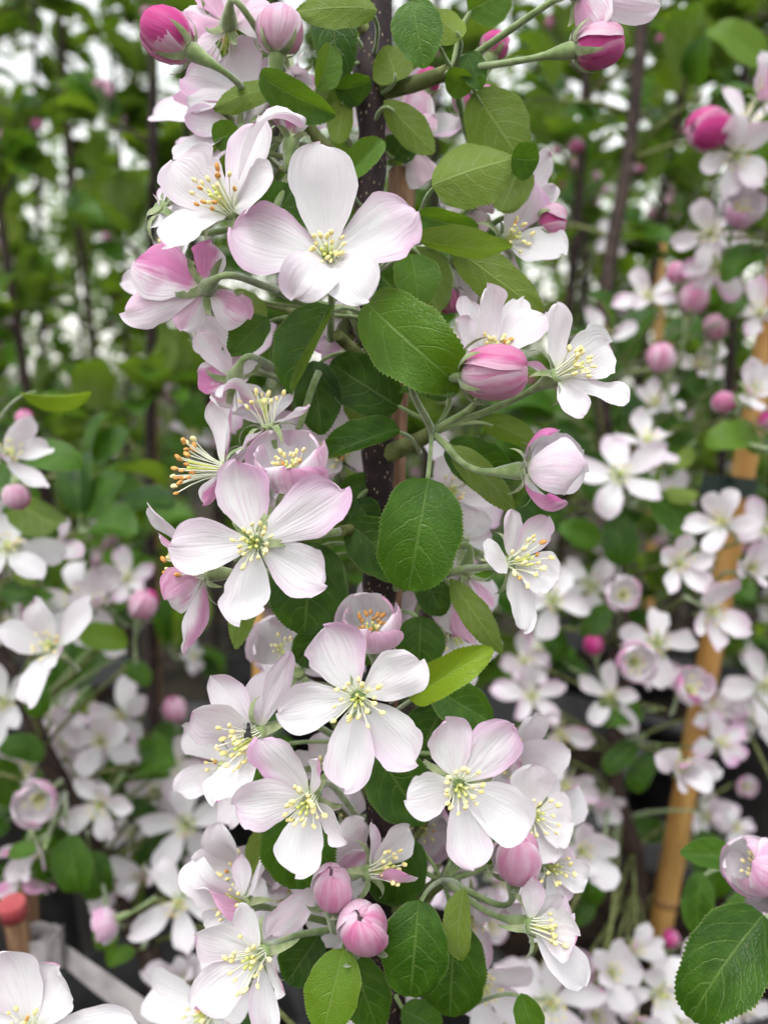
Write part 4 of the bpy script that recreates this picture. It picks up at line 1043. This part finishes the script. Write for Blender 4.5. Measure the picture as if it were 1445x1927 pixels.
# --- half open and closed buds
hero_bud(MAIN, (552, 905, .216), (534, 812, .216), 138, (640, 940, .24), .68, .7, .6, 10, stam=True, hw=58, label='half open pink cup-shaped blossom', name='blossom')
hero_bud(MAIN, (700, 1205, .224), (692, 1128, .224), 112, (715, 1300, .246), .72, .2, .55, 9, stam=True, hw=60, anth=.9, label='half open white blossom with brown anthers', name='blossom')
hero_blossom(MAIN, (984, 886, .213), (.88, .02, .35), [
    (1096, 846, -7, 104, {'pin': .1, 'pout': .15, 'cup': .9, 'curl': 1.1, 'tip': .3}), (1104, 888, -3, 100, {'pin': .1, 'pout': .2, 'cup': .9, 'curl': 1.1}),
    (1052, 812, 2, 112, {'pin': .3, 'pout': .95, 'cup': 1.0, 'curl': 1.2, 'tip': .5}), (1100, 878, 9, 118, {'pin': .1, 'pout': .12, 'cup': 1.0, 'curl': 1.2, 'tip': .4}),
    (1068, 946, 6, 118, {'pin': .2, 'pout': 1, 'cup': 1.0, 'curl': 1.3, 'tip': .5, 'roll': 10})], C2, n=0, sep=.1, label='swollen opening bud with magenta outer petals')
hero_bud(MAIN, (868, 702, .205), (997, 694, .205), 94, C2, .96, .2, .85, 3, pouts=(.95, .8, .3, .9, .85), label='streaked pink bud pointing sideways')
hero_bud(MAIN, (355, 92, .212), (268, 38, .212), 84, (470, 180, .234), .97, .3, 1.0, 0, label='deep magenta bud on a long stalk')
hero_bud(MAIN, (522, 98, .222), (532, 8, .222), 80, (548, 148, .236), .94, .3, .75, 2)
hero_bud(MAIN, (1082, 92, .215), (1176, 72, .215), 68, C1, .97, .3, 1.0, 0)
hero_bud(MAIN, (925, 102, .262), (940, 62, .262), 46, C1, .97, .3, 1.0, 0)
hero_bud(MAIN, (1012, 412, .248), (1068, 418, .248), 58, (900, 440, .25), .97, .3, .85, 0)
hero_bud(MAIN, (845, 545, .256), (848, 592, .256), 34, (850, 480, .256), .97, .3, .95, 0)
hero_bud(MAIN, (624, 1700, .213), (625, 1636, .213), 64, (655, 1745, .234), .985, .3, .7, 6)
hero_bud(MAIN, (690, 1765, .214), (675, 1722, .214), 82, (655, 1790, .236), .985, .2, .62, 12, pouts=(.8, .25, .75, .5, .85))
hero_bud(MAIN, (968, 1650, .222), (976, 1566, .222), 78, C5, .96, .2, .6, 6, pouts=(.7, .25, .85, .35, .75))
hero_bud(MAIN, (800, 165, .262), (815, 130, .262), 40, (765, 240, .26), .97, .3, 1, 0)
hero_bud(MAIN, (878, 210, .262), (872, 158, .262), 40, C1, .97, .3, 1, 0)
hero_bud(MAIN, (905, 210, .265), (912, 160, .265), 36, C1, .97, .3, .8, 0)

# --- leaves
LV = [  # base(u,v,d), tip, width, tone, options
    ((620, 574, .222), (548, 742, .222), 138, .28, dict(fold=(.8, .1), rollL=2.0, rollR=-.2, wave=.04, curl=-.4, roll=10)),
    ((688, 568, .214), (866, 728, .214), 142, .6, dict(fold=(.25, .1), bend=-.35, curl=-.75, tip=-.8, wave=.04, dz=6)),
    ((752, 766, .236), (622, 682, .236), 112, .10, dict(fold=.12, kind='round', anchor=(800, 790, .236))),
    ((590, 678, .236), (605, 818, .236), 92, .12, dict(fold=.2, wave=.03)),
    ((752, 806, .224), (604, 866, .224), 88, .2, dict(fold=(.3, .5), rollL=1.7, rollR=.2, roll=25, anchor=(790, 850, .238))),
    ((806, 900, .217), (768, 1112, .217), 164, .36, dict(kind='round', fold=.12, rollL=-.3, rollR=.9, wave=.045, curl=-.6, anchor=(812, 812, .232))),
    ((655, 982, .232), (778, 1088, .232), 104, .17, dict(fold=.15)),
    ((668, 940, .242), (708, 995, .242), 62, .1, dict()),
    ((588, 1020, .232), (572, 1194, .232), 150, .14, dict(kind='round', wave=.035, fold=.12)),
    ((470, 1078, .228), (444, 1222, .228), 58, .38, dict(kind='narrow', fold=.25, under=True)),
    ((798, 1085, .238), (834, 1158, .238), 68, .16, dict()),
    ((792, 1160, .232), (788, 1262, .232), 96, .17, dict(kind='round')),
    ((772, 1318, .212), (928, 1222, .212), 78, .92, dict(fold=(.65, .25), roll=-12, wave=.02, curl=-.6, anchor=(730, 1350, .24), dz=4)),
    ((808, 1290, .232), (928, 1362, .232), 84, .3, dict(fold=.15, anchor=(735, 1320, .245))),
    ((838, 1322, .242), (786, 1424, .242), 100, .14, dict()),
    ((700, 1398, .226), (798, 1552, .226), 124, .2, dict(fold=.1, curl=-.2)),
    ((570, 1490, .224), (558, 1674, .224), 146, .24, dict(kind='round', fold=.12)),
    ((788, 1694, .214), (772, 1876, .214), 128, .26, dict(kind='round', fold=.14, bend=-.45, wave=.03, curl=-.6, anchor=C5)),
    ((856, 1732, .234), (846, 1914, .234), 132, .2, dict(kind='round', wave=.04, anchor=C5)),
    ((874, 1672, .214), (868, 1808, .214), 62, .6, dict(under=True, kind='narrow', fold=(-.6, -.2), roll=30, curl=.6, anchor=C5)),
    ((645, 1786, .210), (606, 1950, .210), 102, .72, dict(fold=.1, bend=-.2, dz=6, anchor=(655, 1745, .234))),
    ((656, 1792, .226), (712, 1940, .226), 96, .3, dict(anchor=(655, 1745, .234))),
    ((898, 1545, .228), (926, 1626, .228), 66, .45, dict(anchor=C5)),
    ((900, 1520, .232), (890, 1590, .232), 80, .35, dict()),
    ((848, 838, .226), (966, 962, .226), 66, .42, dict(under=True, fold=.3, roll=-20, curl=.5, anchor=C2)),
    ((838, 838, .236), (965, 905, .236), 92, .14, dict(anchor=C2)),
    ((905, 790, .226), (1010, 838, .226), 56, .4, dict(under=True, roll=25, anchor=C2)),
    ((846, 1088, .222), (944, 1230, .222), 60, .42, dict(under=True, kind='narrow', fold=.3, curl=.5, anchor=(770, 1085, .244))),
    ((812, 348, .224), (968, 296, .224), 138, .5, dict(under=True, fold=(.05, .5), roll=-15, curl=.3, wave=.03, anchor=(790, 420, .244))),
    ((892, 172, .234), (978, 300, .234), 124, .42, dict(under=True, kind='round', curl=.2, anchor=(880, 130, .24))),
    ((962, 296, .222), (1014, 300, .222), 74, .2, dict(roll=20, stalk=False)),
    ((986, 296, .236), (942, 398, .236), 80, .42, dict(under=True, anchor=(960, 270, .24))),
    ((784, 402, .220), (900, 428, .220), 60, .4, dict(fold=(.1, .5), roll=30, wave=.03)),
    ((782, 446, .218), (964, 464, .218), 84, .52, dict(under=True, fold=(.5, .1), roll=35, curl=.5, wave=.03)),
    ((848, 462, .230), (1020, 588, .230), 84, .5, dict(under=True, fold=.15, curl=.4, anchor=(785, 455, .244))),
    ((840, 456, .232), (930, 500, .232), 60, .2, dict(roll=-20, anchor=(785, 455, .244))),
    ((786, 462, .248), (822, 590, .248), 96, .3, dict(under=True)),
    ((772, 478, .219), (788, 580, .219), 96, .58, dict(fold=.2, roll=-20)),
    ((488, 140, .218), (632, 216, .218), 84, .34, dict(fold=(.45, .2), roll=20, wave=.02, anchor=(560, 215, .232))),
    ((520, 164, .224), (402, 206, .224), 56, .45, dict(under=True, roll=30, curl=.5, anchor=(560, 215, .232))),
    ((596, 168, .226), (622, 82, .226), 66, .62, dict(roll=30, fold=.4, anchor=(590, 230, .238))),
    ((622, -10, .236), (640, 172, .236), 88, .14, dict(fold=.3)),
    ((630, 170, .236), (698, 150, .236), 66, .2, dict(roll=30, wave=.06, fold=.3)),
    ((648, 122, .240), (600, 210, .240), 60, .3, dict(under=True)),
    ((710, 18, .224), (556, 22, .224), 74, .45, dict(under=True, roll=30, curl=.4)),
    ((775, 0, .222), (800, 128, .222), 96, .42, dict(fold=.15, wave=.03, anchor=C1)),
    ((870, 70, .224), (815, 20, .224), 66, .75, dict(under=True, roll=25, anchor=C1)),
    ((748, 152, .238), (725, 85, .238), 84, .55, dict(under=True)),
    ((878, 98, .228), (906, 168, .228), 52, .25, dict(wave=.05, anchor=C1)),
    ((838, 140, .230), (892, 160, .230), 60, .5, dict(roll=30, anchor=C1)),
    ((722, 188, .238), (816, 288, .238), 66, .45, dict(under=True, kind='narrow')),
    ((652, 335, .226), (722, 264, .226), 62, .6, dict(fold=(.6, .3), roll=-25)),
    ((504, 598, .226), (432, 668, .226), 70, .3, dict(wave=.05, roll=20)),
    ((420, 560, .232), (500, 600, .232), 70, .42, dict(under=True)),
    ((646, 178, .238), (634, 270, .238), 52, .75, dict(under=True, kind='narrow')),
    ((400, 262, .222), (452, 248, .222), 60, .4, dict()),
    ((510, 420, .232), (555, 350, .232), 90, .25, dict()),
    ((500, 290, .236), (440, 262, .236), 80, .3, dict()),
    ((856, 742, .230), (752, 738, .230), 46, .3, dict(roll=40, curl=-.9, anchor=C2)),
    ((850, 750, .240), (800, 660, .240), 90, .2, dict(anchor=C2)),
    ((760, 560, .244), (700, 500, .244), 80, .35, dict()),
    ((880, 20, .236), (960, -20, .236), 90, .5, dict(anchor=C1)),
    ((660, 730, .244), (700, 800, .244), 70, .5, dict(under=True)),
    ((700, 900, .246), (640, 930, .246), 50, .25, dict()),
    ((560, 720, .240), (530, 640, .240), 70, .2, dict()),
    ((740, 300, .254), (760, 260, .254), 70, .15, dict()),
    ((980, 1870, .222), (1010, 1960, .222), 56, .55, dict(anchor=(880, 1900, .25))),
    ((600, 1760, .240), (540, 1850, .240), 90, .15, dict()),
    ((690, 1600, .244), (760, 1700, .244), 80, .18, dict(anchor=C5)),
    ((780, 1580, .240), (740, 1700, .240), 90, .28, dict(anchor=C5)),
    ((520, 1400, .240), (470, 1480, .240), 80, .25, dict()),
    ((500, 1560, .242), (480, 1650, .242), 60, .45, dict(under=True)),
    ((755, 1900, .246), (830, 1940, .246), 70, .35, dict()),
    ((830, 1420, .238), (900, 1400, .238), 70, .2, dict()),
    ((620, 1180, .244), (560, 1250, .244), 80, .15, dict()),
    ((700, 1250, .240), (680, 1200, .240), 50, .3, dict()),
]
for b_, t_, w_, tn, kw in LV: hero_leaf(MAIN, b_, t_, w_, tn, **kw)

# --- blossoms half hidden on the far side of the stem
hand(MAIN, [(642, 862, .262, (-.3, .2, .8), 'blossom', 1, .5), (668, 612, .262, (-.2, -.3, .8), 'blossom', .9, .8), (640, 235, .27, (-.3, .2, .8), 'blossom', .9, .7), (742, 236, .272, (.2, .3, .8), 'blossom', 1, .6), (610, 805, .268, (-.1, -.4, .8), 'blossom', 1, .3),
    (840, 930, .275, (.3, .2, .8), 'blossom', 1, .2), (878, 905, .28, (.4, .1, .7), 'blossom', .9, .5), (850, 1190, .27, (.3, -.3, .8), 'blossom', 1, .3), (640, 1560, .262, (-.3, .1, .8), 'blossom', 1, .2), (560, 1570, .266, (-.4, -.2, .8), 'blossom', .95, .4),
    (955, 1430, .262, (.3, .2, .85), 'blossom', 1.05, .05), (1000, 1585, .262, (.5, 0, .8), 'blossom', 1, .1), (880, 1705, .27, (.2, -.4, .8), 'blossom', 1, .5), (440, 1440, .25, (-.4, .1, .8), 'blossom', .95, .1), (455, 690, .262, (-.6, .1, .7), 'blossom', 1, .6),
    (330, 500, .26, (-.6, .2, .6), 'blossom', .9, .2), (545, 1235, .268, (-.2, .5, .8), 'cup', 1.1), (700, 1180, .268, (.1, .5, .8), 'blossom', .9, .4), (690, 1850, .275, (-.1, .2, .9), 'blossom', .9, .2), (470, 1640, .25, (-.4, .2, .8), 'blossom', 1, .1),
    (415, 205, .262, (-.5, .3, .7), 'blossom', 1.1, .5), (560, 1690, .262, (-.2, .1, .9), 'blossom', 1, .05), (395, 1905, .262, (-.4, .2, .8), 'blossom', 1, .05), (900, 1850, .285, (.3, .1, .9), 'blossom', 1, .3), (790, 1560, .27, (.1, .2, .9), 'cup', 1)])

# --- tiny fly on the blossom
fl = empty('fly', P(468, 1372, .2055), 'tiny black fly sitting on a white petal beside yellow stamens', 'fly')
mb = MB()
for c_, rx, ry, rz in (((0, 0, 0), .0006, .0006, .0011), ((0, 0, .0013), .0005, .0005, .0005), ((0, 0, -.0012), .00055, .00055, .0009)):
    v, f = ellipsoid(RT * c_[0] + UP * c_[2] - FW * .0006, axis_frame(VC(.2, 1, .1)), rx, ry, rz, 8, 5); mb.add(v, f)
obj('body', mb.mesh('body', (BLACK,)), fl)
for k in range(6):
    sgn = -1 if k < 3 else 1; o_ = (k % 3 - 1) * .0007
    path = [UP * o_ - FW * .0005, RT * sgn * .0009 + UP * (o_ * 1.4) - FW * .0008, RT * sgn * .0014 + UP * (o_ * 1.9) + FW * .0004]
    v, f, uv = tube(path, [.00008] * 3, 4, True); obj('leg', mesh('leg', v, f, uv, (BLACK,)), fl)
for sgn in (-1, 1):
    v, f, uv = blade(.0022, .0009, 'petal', 5, 2)
    obj('wing', mesh('wing', xform(v, basis(VC(sgn * .4, -1, .15), VC(0, 0, 1)), -FW * .0011), f, uv, (BLACK,)), fl)
